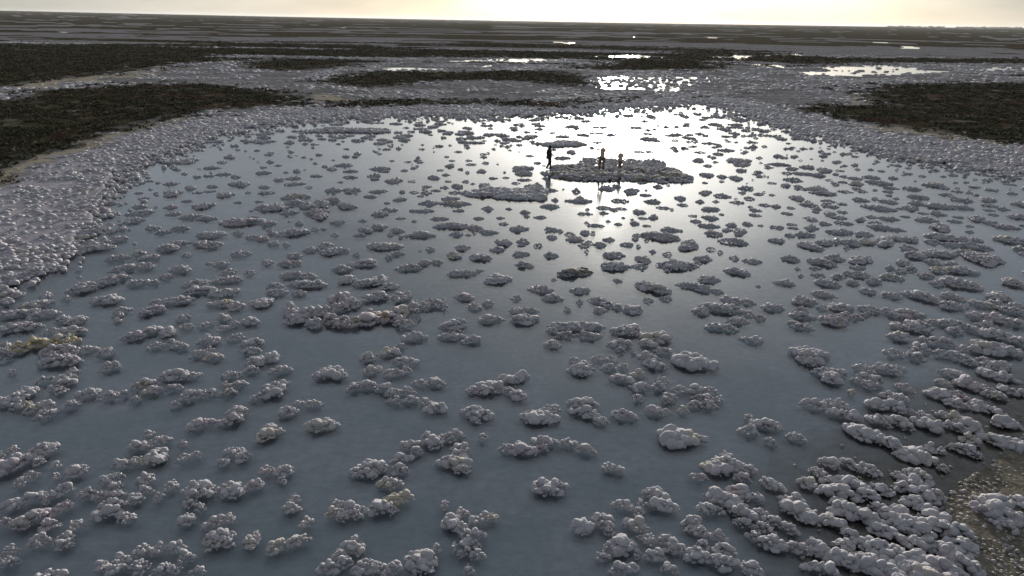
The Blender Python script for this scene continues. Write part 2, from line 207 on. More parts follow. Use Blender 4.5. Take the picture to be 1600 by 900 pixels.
# ------------------------------------------------------------------ helpers
def tag(o, label=None, cat=None, group=None, kind=None):
    if label: o['label'] = label
    if cat: o['category'] = cat
    if group: o['group'] = group
    if kind: o['kind'] = kind
    return o
def link(name, me, mat=None, parent=None):
    o = bpy.data.objects.new(name, me); C.objects.link(o)
    if mat and me is not None and not me.materials: me.materials.append(mat)
    if parent: o.parent = parent
    return o
def np_mesh(name, v, f, smooth=True):
    """mesh from numpy arrays: v (N,3); f (M,3) or (M,4)"""
    me = bpy.data.meshes.new(name); k = f.shape[1]
    me.vertices.add(len(v)); me.vertices.foreach_set('co', np.ascontiguousarray(v, dtype=np.float32).ravel())
    me.loops.add(f.size); me.loops.foreach_set('vertex_index', np.ascontiguousarray(f, dtype=np.int32).ravel())
    me.polygons.add(len(f))
    me.polygons.foreach_set('loop_start', np.arange(0, f.size, k, dtype=np.int32))
    me.polygons.foreach_set('loop_total', np.full(len(f), k, dtype=np.int32))
    me.polygons.foreach_set('use_smooth', np.full(len(f), smooth, dtype=bool))
    me.update(calc_edges=True)
    return me
def lattice(ix, iy, seed):
    h = (ix.astype(np.int64) * 374761393 + iy.astype(np.int64) * 668265263 + seed * 1442695041) & 0xffffffff
    h = ((h ^ (h >> 13)) * 1274126177) & 0xffffffff
    h = h ^ (h >> 16)
    return (h & 0xffffff) / float(0xffffff)
def vnoise(x, y, seed=0):
    ix = np.floor(x); iy = np.floor(y); fx = x - ix; fy = y - iy
    fx = fx * fx * (3 - 2 * fx); fy = fy * fy * (3 - 2 * fy)
    a = lattice(ix, iy, seed); b = lattice(ix + 1, iy, seed); c = lattice(ix, iy + 1, seed); d = lattice(ix + 1, iy + 1, seed)
    return (a * (1 - fx) + b * fx) * (1 - fy) + (c * (1 - fx) + d * fx) * fy
def fbm(x, y, seed=0, octs=4):
    t = 0; a = .5; s = 0
    for k in range(octs):
        t = t + a * vnoise(x * 2 ** k, y * 2 ** k, seed + k * 17); s += a; a *= .5
    return t / s

# ------------------------------------------------------------------ materials
def mat_new(name):
    m = bpy.data.materials.new(name); m.use_nodes = True
    return m, m.node_tree, m.node_tree.nodes['Principled BSDF']
class NG:
    """small shorthand for building node graphs"""
    def __init__(s, t): s.t = t
    def n(s, kind, **kw):
        x = s.t.nodes.new('ShaderNode' + kind)
        for k, v in kw.items():
            if k == 'inp':
                for a, b in v.items():
                    if isinstance(b, bpy.types.NodeSocket): s.t.links.new(b, x.inputs[a])
                    else: x.inputs[a].default_value = b
            else: setattr(x, k, v)
        return x
    def noise(s, vec, scale, detail=3, rough=.5, dist=0):
        return s.n('TexNoise', inp={'Vector': vec, 'Scale': scale, 'Detail': detail, 'Roughness': rough, 'Distortion': dist}).outputs['Fac']
    def mix(s, fac, a, b, blend='MIX'):
        x = s.n('Mix', data_type='RGBA', blend_type=blend)
        for i, v in ((0, fac), (6, a), (7, b)):
            if isinstance(v, bpy.types.NodeSocket): s.t.links.new(v, x.inputs[i])
            elif i and len(v) == 3: x.inputs[i].default_value = (*v, 1)
            else: x.inputs[i].default_value = v
        return x.outputs[2]
    def rng(s, v, a, b, c=0.0, d=1.0, smooth=False):
        x = s.n('MapRange', inp={'Value': v, 'From Min': a, 'From Max': b, 'To Min': c, 'To Max': d})
        if smooth: x.interpolation_type = 'SMOOTHSTEP'
        return x.outputs[0]
    def m(s, op, a, b=0.0):
        return s.n('Math', operation=op, inp={0: a, 1: b}).outputs[0]

# salt: crusty white mineral, faintly stained lilac, cream or rust in patches of its own
def salt_material(name, stain=None, base=(.51, .495, .515)):
    m, t, p = mat_new(name); g = NG(t)
    pos = g.n('NewGeometry').outputs['Position']
    a = g.noise(pos, .55, 3); b = g.noise(pos, 2.1, 2)
    off = g.n('VectorMath', operation='ADD', inp={0: pos, 1: (31.0, 17.0, 5.0)}).outputs[0]
    c = g.noise(off, .8, 3)
    col = g.mix(g.rng(a, .55, .72), base, (.50, .425, .46))
    col = g.mix(g.rng(c, .58, .72), col, (.54, .50, .41))
    col = g.mix(g.m('MULTIPLY', g.rng(b, .66, .80), .5), col, (.52, .38, .32))
    fine = g.noise(pos, 9, 4, .6)
    col = g.mix(g.rng(fine, .3, .7, .20, 0), col, (.27, .27, .29))
    if stain:
        sn = g.noise(pos, 1.6, 3)
        col = g.mix(g.rng(sn, stain[1], stain[1] + .14), col, stain[0])
    t.links.new(col, p.inputs['Base Color'])
    p.inputs['Roughness'].default_value = .8
    p.inputs['Specular IOR Level'].default_value = .22
    v = g.n('TexVoronoi', feature='SMOOTH_F1', inp={'Vector': pos, 'Scale': 16.0, 'Smoothness': .4}).outputs['Distance']
    h = g.m('ADD', g.m('MULTIPLY', v, -1.0), g.m('MULTIPLY', g.noise(pos, 55, 4, .7), .5))
    bp = g.n('Bump', inp={'Strength': .6, 'Distance': .025, 'Height': h})
    t.links.new(bp.outputs[0], p.inputs['Normal'])
    return m
M_salt = salt_material('salt')
M_stain = {'': M_salt, 'brown': salt_material('salt_brown', ((.21, .18, .13), .47), (.38, .37, .39)), 'rusty': salt_material('salt_rusty', ((.36, .23, .12), .54), (.47, .43, .45)),
           'cream': salt_material('salt_cream', ((.52, .46, .33), .38))}

# water: clear, shallow; mirror by Fresnel, bed seen through it
mw = bpy.data.materials.new('water'); mw.use_nodes = True; t = mw.node_tree; t.nodes.clear(); g = NG(t)
out = t.nodes.new('ShaderNodeOutputMaterial'); pos = g.n('NewGeometry').outputs['Position']
fr = g.n('Fresnel', inp={'IOR': 1.333})
gls = g.n('BsdfGlossy', inp={'Color': (1, 1, 1, 1), 'Roughness': WATER_ROUGH})
trn = g.n('BsdfTransparent', inp={'Color': (*WATER_TINT, 1)})
wm = g.n('Mapping', inp={'Vector': pos, 'Scale': (1.0, 1.6, 1.0), 'Rotation': (0, 0, .25)}).outputs[0]
wh = g.m('ADD', g.m('MULTIPLY', g.noise(wm, 9.0, 2, .6), .35), g.m('ADD', g.m('MULTIPLY', g.noise(wm, 2.2, 3, .55), 1.0), g.m('MULTIPLY', g.noise(wm, .25, 2), 2.0)))
wb = g.n('Bump', inp={'Strength': WATER_BUMP, 'Distance': .02, 'Height': wh})
t.links.new(wb.outputs[0], gls.inputs['Normal'])
ms = g.n('MixShader'); t.links.new(fr.outputs[0], ms.inputs[0]); t.links.new(trn.outputs[0], ms.inputs[1]); t.links.new(gls.outputs[0], ms.inputs[2])
t.links.new(ms.outputs[0], out.inputs['Surface'])
M_water = mw

# ground: one sheet; attributes say where scrub, crust, sand, mud and lake bed lie
M_ground, t, p = mat_new('ground'); g = NG(t)
pos = g.n('NewGeometry').outputs['Position']
def att(n): return g.n('Attribute', attribute_name=n).outputs['Fac']
pm = g.n('Mapping', inp={'Vector': pos, 'Scale': (.45, 1.0, 1.0)}).outputs[0]
n1 = g.noise(pos, .9, 5, .62); n2 = g.noise(pm, .12, 5, .6); n3 = g.noise(pos, 4.0, 4, .6); n4 = g.noise(pm, .02, 5, .6)
n1b = g.rng(n1, .38, .62)
col = g.mix(n1b, FLAT_A, FLAT_B)                                  # salty flats, mottled
col = g.mix(g.rng(n2, .42, .62), col, g.mix(n1b, (.10, .095, .085), (.21, .205, .21)))
bed = g.mix(g.rng(n3, .35, .65), BED_A, BED_B)
bed = g.mix(g.rng(g.noise(pos, .33, 4, .6), .35, .65, 0, .9), bed, BED_C)
bed = g.mix(g.rng(g.noise(g.n('Mapping', inp={'Vector': pos, 'Scale': (1.0, 3.0, 1.0)}).outputs[0], 3.5, 3, .6), .45, .75, 0, .45), bed, (.34, .36, .375))
def over(col, a, new, soft=.18, nn=None, amt=.45):
    f = g.m('ADD', att(a), g.m('MULTIPLY', g.m('SUBTRACT', nn or n1, .5), amt))
    return g.mix(g.rng(f, .5 - soft, .5 + soft), col, new)
col = g.mix(g.rng(att('bed'), .35, .65), col, bed)
col = over(col, 'crust', g.mix(n1b, (.27, .255, .28), (.42, .40, .43)), .3)
col = over(col, 'sand', g.mix(n3, (.24, .21, .165), (.40, .36, .29)), .35, None, 1.3)
mud = g.mix(g.rng(n3, .3, .7), (.105, .092, .073), (.23, .21, .17))
col = over(col, 'mud', mud, .4)
vg = g.mix(g.rng(n1, .4, .62), (.028, .027, .016), (.065, .06, .036))
vg = g.mix(g.rng(n2, .52, .64, 0, .7), vg, (.10, .055, .042))
vg = g.mix(g.rng(g.noise(pos, .35, 4, .6), .55, .68, 0, .8), vg, (.19, .175, .15))
col = over(col, 'veg', vg, .22, None, 1.1)
t.links.new(col, p.inputs['Base Color']); p.inputs['Roughness'].default_value = .95; p.inputs['Specular IOR Level'].default_value = .0
bh = g.m('ADD', n3, g.m('MULTIPLY', g.noise(pos, 18, 4, .65), .35))
gb = g.n('Bump', inp={'Strength': .7, 'Distance': .05, 'Height': bh}); t.links.new(gb.outputs[0], p.inputs['Normal'])

M_scrub, t, p = mat_new('scrub'); g = NG(t)
pos = g.n('NewGeometry').outputs['Position']
sc = g.mix(g.rng(g.noise(pos, 1.2, 3), .35, .65), (.035, .036, .018), (.085, .075, .042))
sc = g.mix(g.rng(g.noise(pos, .16, 3), .56, .68), sc, (.12, .062, .045))
t.links.new(sc, p.inputs['Base Color']); p.inputs['Roughness'].default_value = .9; p.inputs['Specular IOR Level'].default_value = .1

# ------------------------------------------------------------------ outlines on the ground, read from the photograph
LAKE = [(455,186),(600,178),(800,178),(900,172),(1000,165),(1090,156),(1150,168),(1200,190),(1300,213),(1390,240),(1500,258),(1600,274),(1900,310),(2300,420),(2300,600),(1900,625),(1640,650),
        (1590,690),(1530,735),(1480,760),(1462,810),(1490,850),(1505,960),(1540,1300),(-900,1300),(-700,640),(-150,540),(0,452),(70,430),(90,415),(112,380),(140,345),(150,310),(190,270),(250,236),(330,206)]
VEG = [[(-400,78),(0,81),(150,84),(290,84),(312,90),(270,101),(200,112),(100,125),(0,136),(-400,170)],
       [(-400,190),(0,158),(90,140),(230,133),(340,134),(400,141),(470,153),(430,165),(330,176),(240,195),(150,214),(92,240),(50,258),(0,292),(-400,470)],
       [(500,127),(560,118),(620,113),(720,114),(850,112),(905,121),(890,134),(800,129),(700,127),(620,136),(540,134)],
       [(440,164),(560,158),(700,161),(870,159),(960,153),(1030,152),(960,160),(870,166),(700,167),(540,168)],
       [(400,99),(450,93),(525,92),(560,95),(500,110),(440,113)],
       [(1310,168),(1362,163),(1372,152),(1330,140),(1400,132),(1600,131),(2200,131),(2200,300),(1600,222),(1500,215),(1400,200),(1345,190),(1305,184)],
       [(1225,168),(1275,168),(1300,178),(1262,181)],
       [(-300,70),(100,71),(250,73),(400,77),(700,81),(1000,85),(1250,89),(1400,92),(1700,93),(1700,100),(1500,99),(1200,97),(900,92),(600,85),(300,81),(60,76)],
       [(905,109),(980,98),(1080,98),(1150,107),(1050,111),(950,112)],
       [(1200,92),(1300,90),(1380,94),(1300,101),(1210,100)]]
SAND = [[(500,150),(545,150),(545,160),(500,160)], [(620,113),(700,113),(850,114),(850,119),(700,121),(625,117)], [(0,136),(100,126),(200,114),(268,103),(282,106),(210,119),(100,134),(0,146)],
        [(0,284),(60,262),(98,242),(150,216),(240,197),(300,186),(310,192),(200,212),(120,244),(60,275),(0,305)], [(1310,154),(1350,148),(1362,160),(1310,164)], [(1355,195),(1500,213),(1600,222),(1600,230),(1480,221),(1350,204)]]
PONDS = [[(912,122),(960,117),(1050,119),(1130,120),(1142,126),(1080,136),(1020,146),(1000,141),(920,137)], [(912,88.5),(975,85.5),(1048,89.5),(1000,91)],
         [(1112,90),(1132,86.5),(1190,86.5),(1245,83.5),(1252,86),(1190,88.5),(1145,93)],
         [(1245,118),(1262,112),(1310,112),(1258,104),(1340,104),(1400,102),(1440,108),(1485,112),(1440,117),(1330,119)], [(1498,108),(1560,104.5),(1700,104),(1700,109),(1540,110.5)],
         [(560,108.5),(640,106),(705,109),(620,110.5)], [(690,94),(760,91),(900,93),(860,97),(720,96)], [(585,91.5),(660,90.5),(645,94)],
         [(1205,101),(1250,102),(1230,106),(1195,106)], [(760,103),(775,102),(770,106)], [(870,66),(900,66),(885,69)], [(1145,83),(1160,83),(1150,85)], [(975,58),(995,57),(990,59)], [(1400,72),(1450,74),(1430,77)]]
MUDZ = [[(1225,860),(1225,730),(1290,700),(1400,645),(1490,600),(1640,575),(1900,590),(2300,600),(2300,1300),(1600,1300),(1490,960),(1300,960)]]
CRUST = [[(0,305),(60,275),(120,244),(200,212),(310,190),(450,168),(600,168),(870,167),(1000,158),(1090,148),(1180,160),(1240,185),(1330,205),(1480,222),(1600,230),(2200,310),(2300,420),(1900,315),(1600,280),(1500,264),(1390,247),
         (1300,219),(1200,195),(1150,172),(1090,160),(1000,169),(900,176),(800,182),(600,182),(455,190),(345,212),(262,243),(204,276),(165,316),(150,350),(120,388),(98,422),(70,438),(0,460),(-150,550),(-500,640),(-500,500)]]

def inside(px, py, poly):
    px = np.nan_to_num(px, nan=-9e9); py = np.nan_to_num(py, nan=-9e9)
    r = np.zeros(px.shape, bool); n = len(poly)
    for i in range(n):
        x1, y1 = poly[i]; x2, y2 = poly[(i + 1) % n]
        if y1 == y2: continue
        c = ((y1 > py) != (y2 > py))
        r ^= c & (px < (x2 - x1) * (py - y1) / (y2 - y1) + x1)
    return r
def any_in(px, py, polys):
    r = np.zeros(px.shape, bool)
    for q in polys: r |= inside(px, py, q)
    return r
def warped(x, y, k=.035, s=1.0):
    """place on the picture of a ground point, shifted a little by noise so that outlines come out ragged"""
    d = np.sqrt(x * x + y * y) + 1e-6
    q = 5.0 / s
    nx = (fbm(x / (d ** .0 * q), y / q, 5, 5) - .5) * k * 3 * np.minimum(d, 200) ; ny = (fbm(x / q + 71, y / q + 13, 9, 5) - .5) * k * 3 * np.minimum(d, 200)
    return project(x + nx, y + ny)
def zones(x, y):
    px, py = warped(x, y, .012)
    qx, qy = warped(x, y, .03)
    lake = inside(px, py, LAKE)
    pond = any_in(qx, qy, PONDS) & ~lake
    veg = np.zeros(x.shape); wob = .9 + .02 * np.sqrt(x * x + y * y)
    for q in range(6):
        vx_, vy_ = warped(x + wob * math.cos(q * 1.047), y + wob * .8 * math.sin(q * 1.047), .05)
        veg = veg + any_in(vx_, vy_, VEG) / 6.0
    veg = veg * (~lake & ~pond)
    sand = any_in(qx, qy, SAND) & ~lake
    mud = np.zeros(x.shape)
    for q in range(8):
        ox, oy = 1.3 * math.cos(q * .785), 1.3 * math.sin(q * .785)
        mx_, my_ = warped(x + ox, y + oy, .02); mud = mud + any_in(mx_, my_, MUDZ) / 8.0
    d = np.sqrt(x * x + y * y)
    far = fbm(x / 300 + 3, y / 110, 41, 5); far2 = fbm(x / 80 + 9, y / 17, 47, 5)
    thr = np.interp(d, [120, 200, 300, 500, 900, 1600], [.64, .56, .50, .475, .44, .38])
    veg = np.maximum(veg, np.clip(((far * .35 + far2 * .65) - thr) / .05 + .5, 0, 1) * (~lake & ~pond & (d > 130)))
    pond |= (fbm(x / 60 + 50, y / 25, 77, 3) > .84) & (d > 250) & (d < 1500) & (veg < .5)
    return lake, pond, veg, sand, mud

# ------------------------------------------------------------------ ground sheet
dep = np.concatenate([np.arange(.02, .5, .03), np.arange(.5, 9, .055), np.arange(9, 30, .15), np.arange(30, 62, .3), np.arange(62, 89, 3)])
az = np.concatenate([np.arange(-50, 50, .2), np.arange(50, 310, 5)])
rad = CAM_H / np.tan(np.radians(dep))[::-1]
RR, AA = np.meshgrid(rad, np.radians(az), indexing='ij')
X = RR * np.sin(AA); Y = RR * np.cos(AA)
lake, pond, veg, sand, mud = zones(X, Y)
crust = np.zeros(X.shape)
for q in range(6):
    cx0, cy0 = warped(X + .8 * math.cos(q * 1.047), Y + .8 * math.sin(q * 1.047), .015)
    crust = crust + any_in(cx0, cy0, CRUST) / 6.0
infront = np.abs(((np.degrees(AA) + 180) % 360) - 180) < 75
lake |= (~infront) & (RR < 9) | (RR < 9)
nz = fbm(X / 1.7, Y / 1.7, 3, 4); nzl = fbm(X / 14, Y / 14, 8, 3); nzf = fbm(X / .35, Y / .35, 21, 3)
wet = lake | pond
Z = np.where(wet, -.13 - .14 * nzl, .03 + .11 * nz + .05 * nzl)
Z = np.where(pond, -.03 - .05 * nzl, Z)
Z = np.where(~wet, Z + .10 * veg, Z)
shoal = (mud > 0) & lake
Z = np.where(shoal, Z * (1 - mud) + mud * (-.035 - .07 * nzl), Z)
Z = np.where((mud > .4) & ~lake, .02 + .10 * (nz - .35) + .05 * (nzf - .5), Z)
# the plain rises by a few metres far out on both sides
rise = np.clip((RR - 1500) / 6000, 0, 1)
Z = Z + rise * (26 * np.clip(-AA * 1.4, 0, 1) ** 1.2 + 20 * np.clip((AA - .15) * 1.6, 0, 1))
ny_, nx_ = X.shape
V = np.stack([X, Y, Z], -1).reshape(-1, 3)
i = np.arange(ny_ - 1)[:, None]; j = np.arange(nx_)[None, :]; j2 = (j + 1) % nx_
Fq = np.stack([i * nx_ + j, i * nx_ + j2, (i + 1) * nx_ + j2, (i + 1) * nx_ + j], -1).reshape(-1, 4)[:, ::-1]
me = np_mesh('ground', V, Fq)
for nme, arr in (('veg', veg), ('sand', sand), ('bed', wet), ('mud', mud), ('crust', crust)):
    a = me.attributes.new(nme, 'FLOAT', 'POINT'); a.data.foreach_set('value', arr.astype(np.float32).ravel())
gr = tag(link('ground', me, M_ground), kind='structure')

# water sheet
ang = np.arange(128) / 128 * 2 * PI
rr = [9000.0]
bm = bmesh.new(); c0 = bm.verts.new((0, 0, 0)); ring = [bm.verts.new((math.cos(a) * 9000, math.sin(a) * 9000, 0)) for a in ang]
for k in range(128): bm.faces.new((c0, ring[k], ring[(k + 1) % 128]))
me = bpy.data.meshes.new('lake'); bm.to_mesh(me); bm.free()
tag(link('lake', me, M_water), kind='structure')

# ------------------------------------------------------------------ salt lumps
def ico(sub):
    bm = bmesh.new(); bmesh.ops.create_icosphere(bm, subdivisions=sub, radius=1.0)
    v = np.array([q.co[:] for q in bm.verts]); f = np.array([[q.index for q in p.verts] for p in bm.faces]); bm.free()
    return v, f
def rough(v, rs, amp):
    """broken, pitted crust: three octaves of lattice noise taken over each vertex direction"""
    o = rs.uniform(0, 50, 6); t = 0
    for k, (f_, a_) in enumerate(((2.6, 1.0), (5.6, .6), (11.0, .38))):
        t = t + a_ * ((vnoise(v[:, 0] * f_ + o[k] + v[:, 2] * 3.1, v[:, 1] * f_ + o[k + 3] - v[:, 2] * 2.3 * f_ * .5, 7 + k)) - .5)
    return t * amp
def lump_shape(sub, seed, cut=None, amp=.16, knob=1.0):
    """a cauliflower-like nodule: a ball swollen by many smaller round knobs with creases between, roughened and cut flat on top here and there"""
    v, f = ico(sub); rs = np.random.RandomState(seed)
    k = rs.randint(9, 16); dr = rs.normal(size=(k, 3)); dr /= np.linalg.norm(dr, axis=1)[:, None]
    sz = rs.uniform(.40, .85, k); hh = rs.uniform(.10, .42, k) * knob
    ang = np.arccos(np.clip(v @ dr.T, -1, 1))
    d = np.max(hh * np.sqrt(np.clip(1 - (ang / sz) ** 2, 0, 1)), axis=1)
    k2 = 70; d2r = rs.normal(size=(k2, 3)); d2r /= np.linalg.norm(d2r, axis=1)[:, None]
    an2 = np.min(np.arccos(np.clip(v @ d2r.T, -1, 1)), axis=1)
    d = d + .09 * knob * np.clip(1 - (an2 / .3) ** 2, 0, 1) + rough(v, rs, amp)
    v = v * (.78 + .12 * (1 - knob) / .4 + d)[:, None]
    v = v * np.array([rs.uniform(.8, 1.3), rs.uniform(.8, 1.2), rs.uniform(.62, .90)])
    v[:, 2] = np.where(v[:, 2] < -.2, v[:, 2] * .7, v[:, 2])
    if cut is not None:
        keep = (v[f][:, :, 2] > cut).any(1); f = f[keep]
        used = np.unique(f); mp_ = -np.ones(len(v), int); mp_[used] = np.arange(len(used)); v = v[used]; f = mp_[f]
    return v, f
FINE = []
for k in range(14):
    v, f = lump_shape(4, 100 + k, None, .07, .6); me = np_mesh('salt_lump', v, f); me.materials.append(M_salt); FINE.append(me)
MID_S = [lump_shape(2, 200 + k, -.15) for k in range(8)]
LOW_S = [lump_shape(1, 300 + k, -.05) for k in range(8)]
def join_lumps(name, lumps, shapes, mat, flat=1.0):
    """many lumps (x, y, z, r) as one mesh"""
    L = np.array(lumps, dtype=float); vs = []; fs = []; off = 0
    idx = nrs.randint(0, len(shapes), len(L)); rot = nrs.uniform(0, 2 * PI, len(L))
    for k, (bv, bf) in enumerate(shapes):
        q = np.where(idx == k)[0]
        if not len(q): continue
        c, s = np.cos(rot[q])[:, None], np.sin(rot[q])[:, None]
        r = L[q, 3][:, None]
        x = (bv[None, :, 0] * c - bv[None, :, 1] * s) * r + L[q, 0][:, None]
        y = (bv[None, :, 0] * s + bv[None, :, 1] * c) * r + L[q, 1][:, None]
        z = bv[None, :, 2] * r * flat + L[q, 2][:, None]
        vs.append(np.stack([x, y, z], -1).reshape(-1, 3))
        fs.append((bf[None] + (np.arange(len(q)) * len(bv))[:, None, None] + off).reshape(-1, 3)); off += len(q) * len(bv)
    me = np_mesh(name, np.concatenate(vs), np.concatenate(fs)); me.materials.append(mat)
    return me

def blob_world(cx, cy, w, h, zscale=1.0):
    """ellipse on the water for a blob of the photograph: centre, half width, half depth, height, metres per pixel"""
    lump_h = min(.30, .17 + .0028 * w) * zscale
    yb = cy + h * .5
    x, y, tt = ground(cx, yb)
    s = F / (tt * (ray(cx, yb) @ fw))           # pixels per metre
    depr = math.atan2(CAM_H, math.hypot(x, y))
    dm = (h / s - lump_h * .75 * math.cos(depr)) / math.sin(depr)
    wm = w / s
    dm = max((.52 if s > 30 else .38) * wm, .2, min(dm, 1.25 * wm + .1))
    n = math.hypot(x, y); ux, uy = x / n, y / n
    x += ux * dm * .5; y += uy * dm * .5
    return x, y, wm * .5, dm * .5, lump_h, s
def fill_blob(b, lr, R, zscale=1.0, pack=.50, wide=1.12):
    """close-packed lumps over an ellipse, big ones first and small knobs pressed between them and round the rim"""
    x, y, a, d, hh, s = b
    a *= wide; d *= wide
    n = math.hypot(x, y); ux, uy = x / n, y / n; tx, ty = uy, -ux
    out = []
    base = max(.045, min(lr, a * .45, max(d * .6, .065)))
    if s < 30: hh = min(hh, 1.5 * base + .03)
    ph0, ph1 = R.uniform(0, 6), R.uniform(0, 6)
    for rs, pk in ((base, pack), (base * .66, pack * .95), (base * .42, pack * 1.05))[:3 if s > 26 else 2]:
        tries = min(300, int((16 if s > 26 else 9) * max(1, (a * d) / (rs * rs))))
        for k in range(tries):
            e = math.sqrt(R.random()); ph = R.uniform(0, 2 * PI)
            if k == 0 and s < 30 and not out: e = R.uniform(0, .25)
            rag = 1 + .24 * math.sin(2 * ph + ph0) + .20 * math.sin(3 * ph + ph1) + .12 * math.sin(5 * ph + ph0 + ph1)      # uneven outline
            aa = max(0, a - rs * .75) * rag; dd = max(0, d - rs * .6) * rag
            lx = e * math.cos(ph) * aa; ly = e * math.sin(ph) * dd
            r = rs * R.uniform(.60, 1.25) * (1.06 - .22 * e)
            px_, py_ = x + tx * lx + ux * ly, y + ty * lx + uy * ly
            if all((px_ - q[0]) ** 2 + (py_ - q[1]) ** 2 > (pk * (r + q[3])) ** 2 for q in out):
                z = r * R.uniform(-.10, .25) + max(0.0, hh - base * .9) * (1 - e ** 3)  * R.uniform(.6, 1.05)
                out.append((px_, py_, z, r))
    return out

def main_mass(lumps):
    """the lumps that hang together with the biggest mass, and the loose ones"""
    n = len(lumps); L = np.array(lumps); seen = np.zeros(n, int); lab = 0
    D = np.hypot(L[:, None, 0] - L[None, :, 0], L[:, None, 1] - L[None, :, 1]) < .75 * (L[:, None, 3] + L[None, :, 3])
    for i in range(n):
        if seen[i]: continue
        lab += 1; st = [i]; seen[i] = lab
        while st:
            q = st.pop()
            for w in np.where(D[q] & (seen == 0))[0]: seen[w] = lab; st.append(w)
    big = np.bincount(seen).argmax()
    return [l for l, s_ in zip(lumps, seen) if s_ == big], [l for l, s_ in zip(lumps, seen) if s_ != big]

def parse(txt):
    grp = []
    for ln in txt.strip().split('\n'):
        for c in ln.split('|'):
            g_ = [tuple(float(v) for v in q.split(',')) for q in c.split()]
            if g_: grp.append(g_)
    return grp
clumps = parse(NEAR)
for (ox, oy), txt in MID.items():
    for g_ in parse(txt):
        for (x_, y_, w_, h_) in g_:
            clumps.append([(ox + x_ / 4, oy + y_ / 4, w_ / 4, h_ / 4)])
isl_boxes = []
for nm, lab, st, zs, txt in ISLANDS:
    isl_boxes += [tuple(float(v) for v in q.split(',')) for q in txt.split()]
def covered(x, y, boxes, k=.9):
    return any(abs(x - b[0]) < b[2] * .5 * k and abs(y - b[1]) < b[3] * .5 * k for b in boxes)
clumps = [c for c in clumps if not (len(c) == 1 and covered(c[0][0], c[0][1], isl_boxes))]
area = lambda c: sum(b[2] * b[3] for b in c)
clumps.sort(key=area, reverse=True)
N_IND = 300 - len(ISLANDS)
R = random.Random(5)

ONES = 'zero one two three four five six seven eight nine ten eleven twelve thirteen fourteen fifteen sixteen seventeen eighteen nineteen'.split()
TENS = '. . twenty thirty forty fifty sixty seventy eighty ninety'.split()
def num(n):
    n = int(n)
    if n >= 100: return 'one hundred'
    return ONES[n] if n < 20 else TENS[n // 10] + ('-' + ONES[n % 10] if n % 10 else '')
used_labels = set()
def clump_label(c):
    """size and form first, then how far across and down the photograph its middle lies, in hundredths"""
    x0 = min(b[0] - b[2] / 2 for b in c); x1 = max(b[0] + b[2] / 2 for b in c)
    y0 = min(b[1] - b[3] / 2 for b in c); y1 = max(b[1] + b[3] / 2 for b in c)
    w, h = x1 - x0, y1 - y0; cx, cy = (x0 + x1) / 2, (y0 + y1) / 2
    a = area(c)
    size = 'large' if a > 1500 else 'medium' if a > 650 else 'small'
    shape = 'long thin' if w > 4.2 * h else 'oblong' if w > 2.4 * h else 'compact' if h > .9 * w else 'rounded'
    if len(c) >= 3 and h > .5 * w: shape = 'branching'
    elif len(c) >= 2: shape = 'lobed'
    px = int(round(max(0, min(1600, cx)) / 16)); py = int(round(max(0, min(900, cy)) / 9))
    where = 'at the bottom edge' if y1 > 888 else 'on the brown shallows' if (cx > 1225 and cy > 690) else 'in shallow water'
    for dx, dy in ((0, 0), (1, 0), (-1, 0), (0, 1), (0, -1), (1, 1), (-1, -1)):
        lab = '%s %s salt clump %s, %s percent across, %s percent down' % (size, shape, where, num(px + dx), num(py + dy))
        if lab not in used_labels: break
    used_labels.add(lab)
    return lab

occ = np.zeros((230, 400), bool)      # 4-pixel cells of the photograph that already hold a clump
def mark(b, k=1.25):
    x0, x1 = int((b[0] - b[2] / 2 * k) / 4), int((b[0] + b[2] / 2 * k) / 4) + 1
    y0, y1 = int((b[1] - b[3] / 2 * k) / 4), int((b[1] + b[3] / 2 * k) / 4) + 1
    occ[max(0, y0):max(0, y1), max(0, x0):max(0, x1)] = True
rest = []
GROUP = 'salt clumps standing in the shallow lake'
for ci, c in enumerate(clumps):
    for b in c: mark(b)
    bw = [blob_world(*b) for b in c]; wd = (1.3 if c[0][0] > 1240 and c[0][1] > 745 else 1.12) if bw[0][5] > 30 else 1.0
    s = bw[0][5]
    lumps = []
    for b in bw:
        lumps += fill_blob(b, R.uniform(.155, .215) if s > 46 else R.uniform(.105, .15), R, wide=wd)
    if ci >= N_IND:
        rest += [(l, s) for l in lumps]; continue
    lab = clump_label(c)
    if s <= 46:
        lumps, loose = main_mass(lumps); rest += [(l, s) for l in loose]
    mx = sum(l[0] for l in lumps) / len(lumps); my = sum(l[1] for l in lumps) / len(lumps)
    if s > 46:                                   # lumps can be told apart: each is a part
        root = bpy.data.objects.new('salt_clump', None); C.objects.link(root); root.location = (mx, my, 0); root.empty_display_size = .2
        tag(root, lab, 'salt clump', GROUP)
        small = [l for l in lumps if 2.3 * l[3] * s < 10]
        for (x, y, z, r) in lumps:
            if 2.3 * r * s < 10: continue
            o = bpy.data.objects.new('salt_lump', FINE[R.randrange(len(FINE))]); C.objects.link(o); o.parent = root
            o.location = (x - mx, y - my, z); o.scale = (r, r, r * R.uniform(.85, 1.15)); o.rotation_euler = (R.uniform(-.4, .4), R.uniform(-.4, .4), R.uniform(0, 2 * PI))
        if small:
            o = link('salt_knobs', join_lumps('salt_knobs', [(x - mx, y - my, z, r) for x, y, z, r in small], LOW_S, M_salt), None, root); tag(o, kind='stuff')
    else:
        me = join_lumps('salt_clump', [(x - mx, y - my, z, r) for x, y, z, r in lumps], MID_S if s > 29 else LOW_S, M_salt)
        o = link('salt_clump', me); o.location = (mx, my, 0); tag(o, lab, 'salt clump', GROUP)
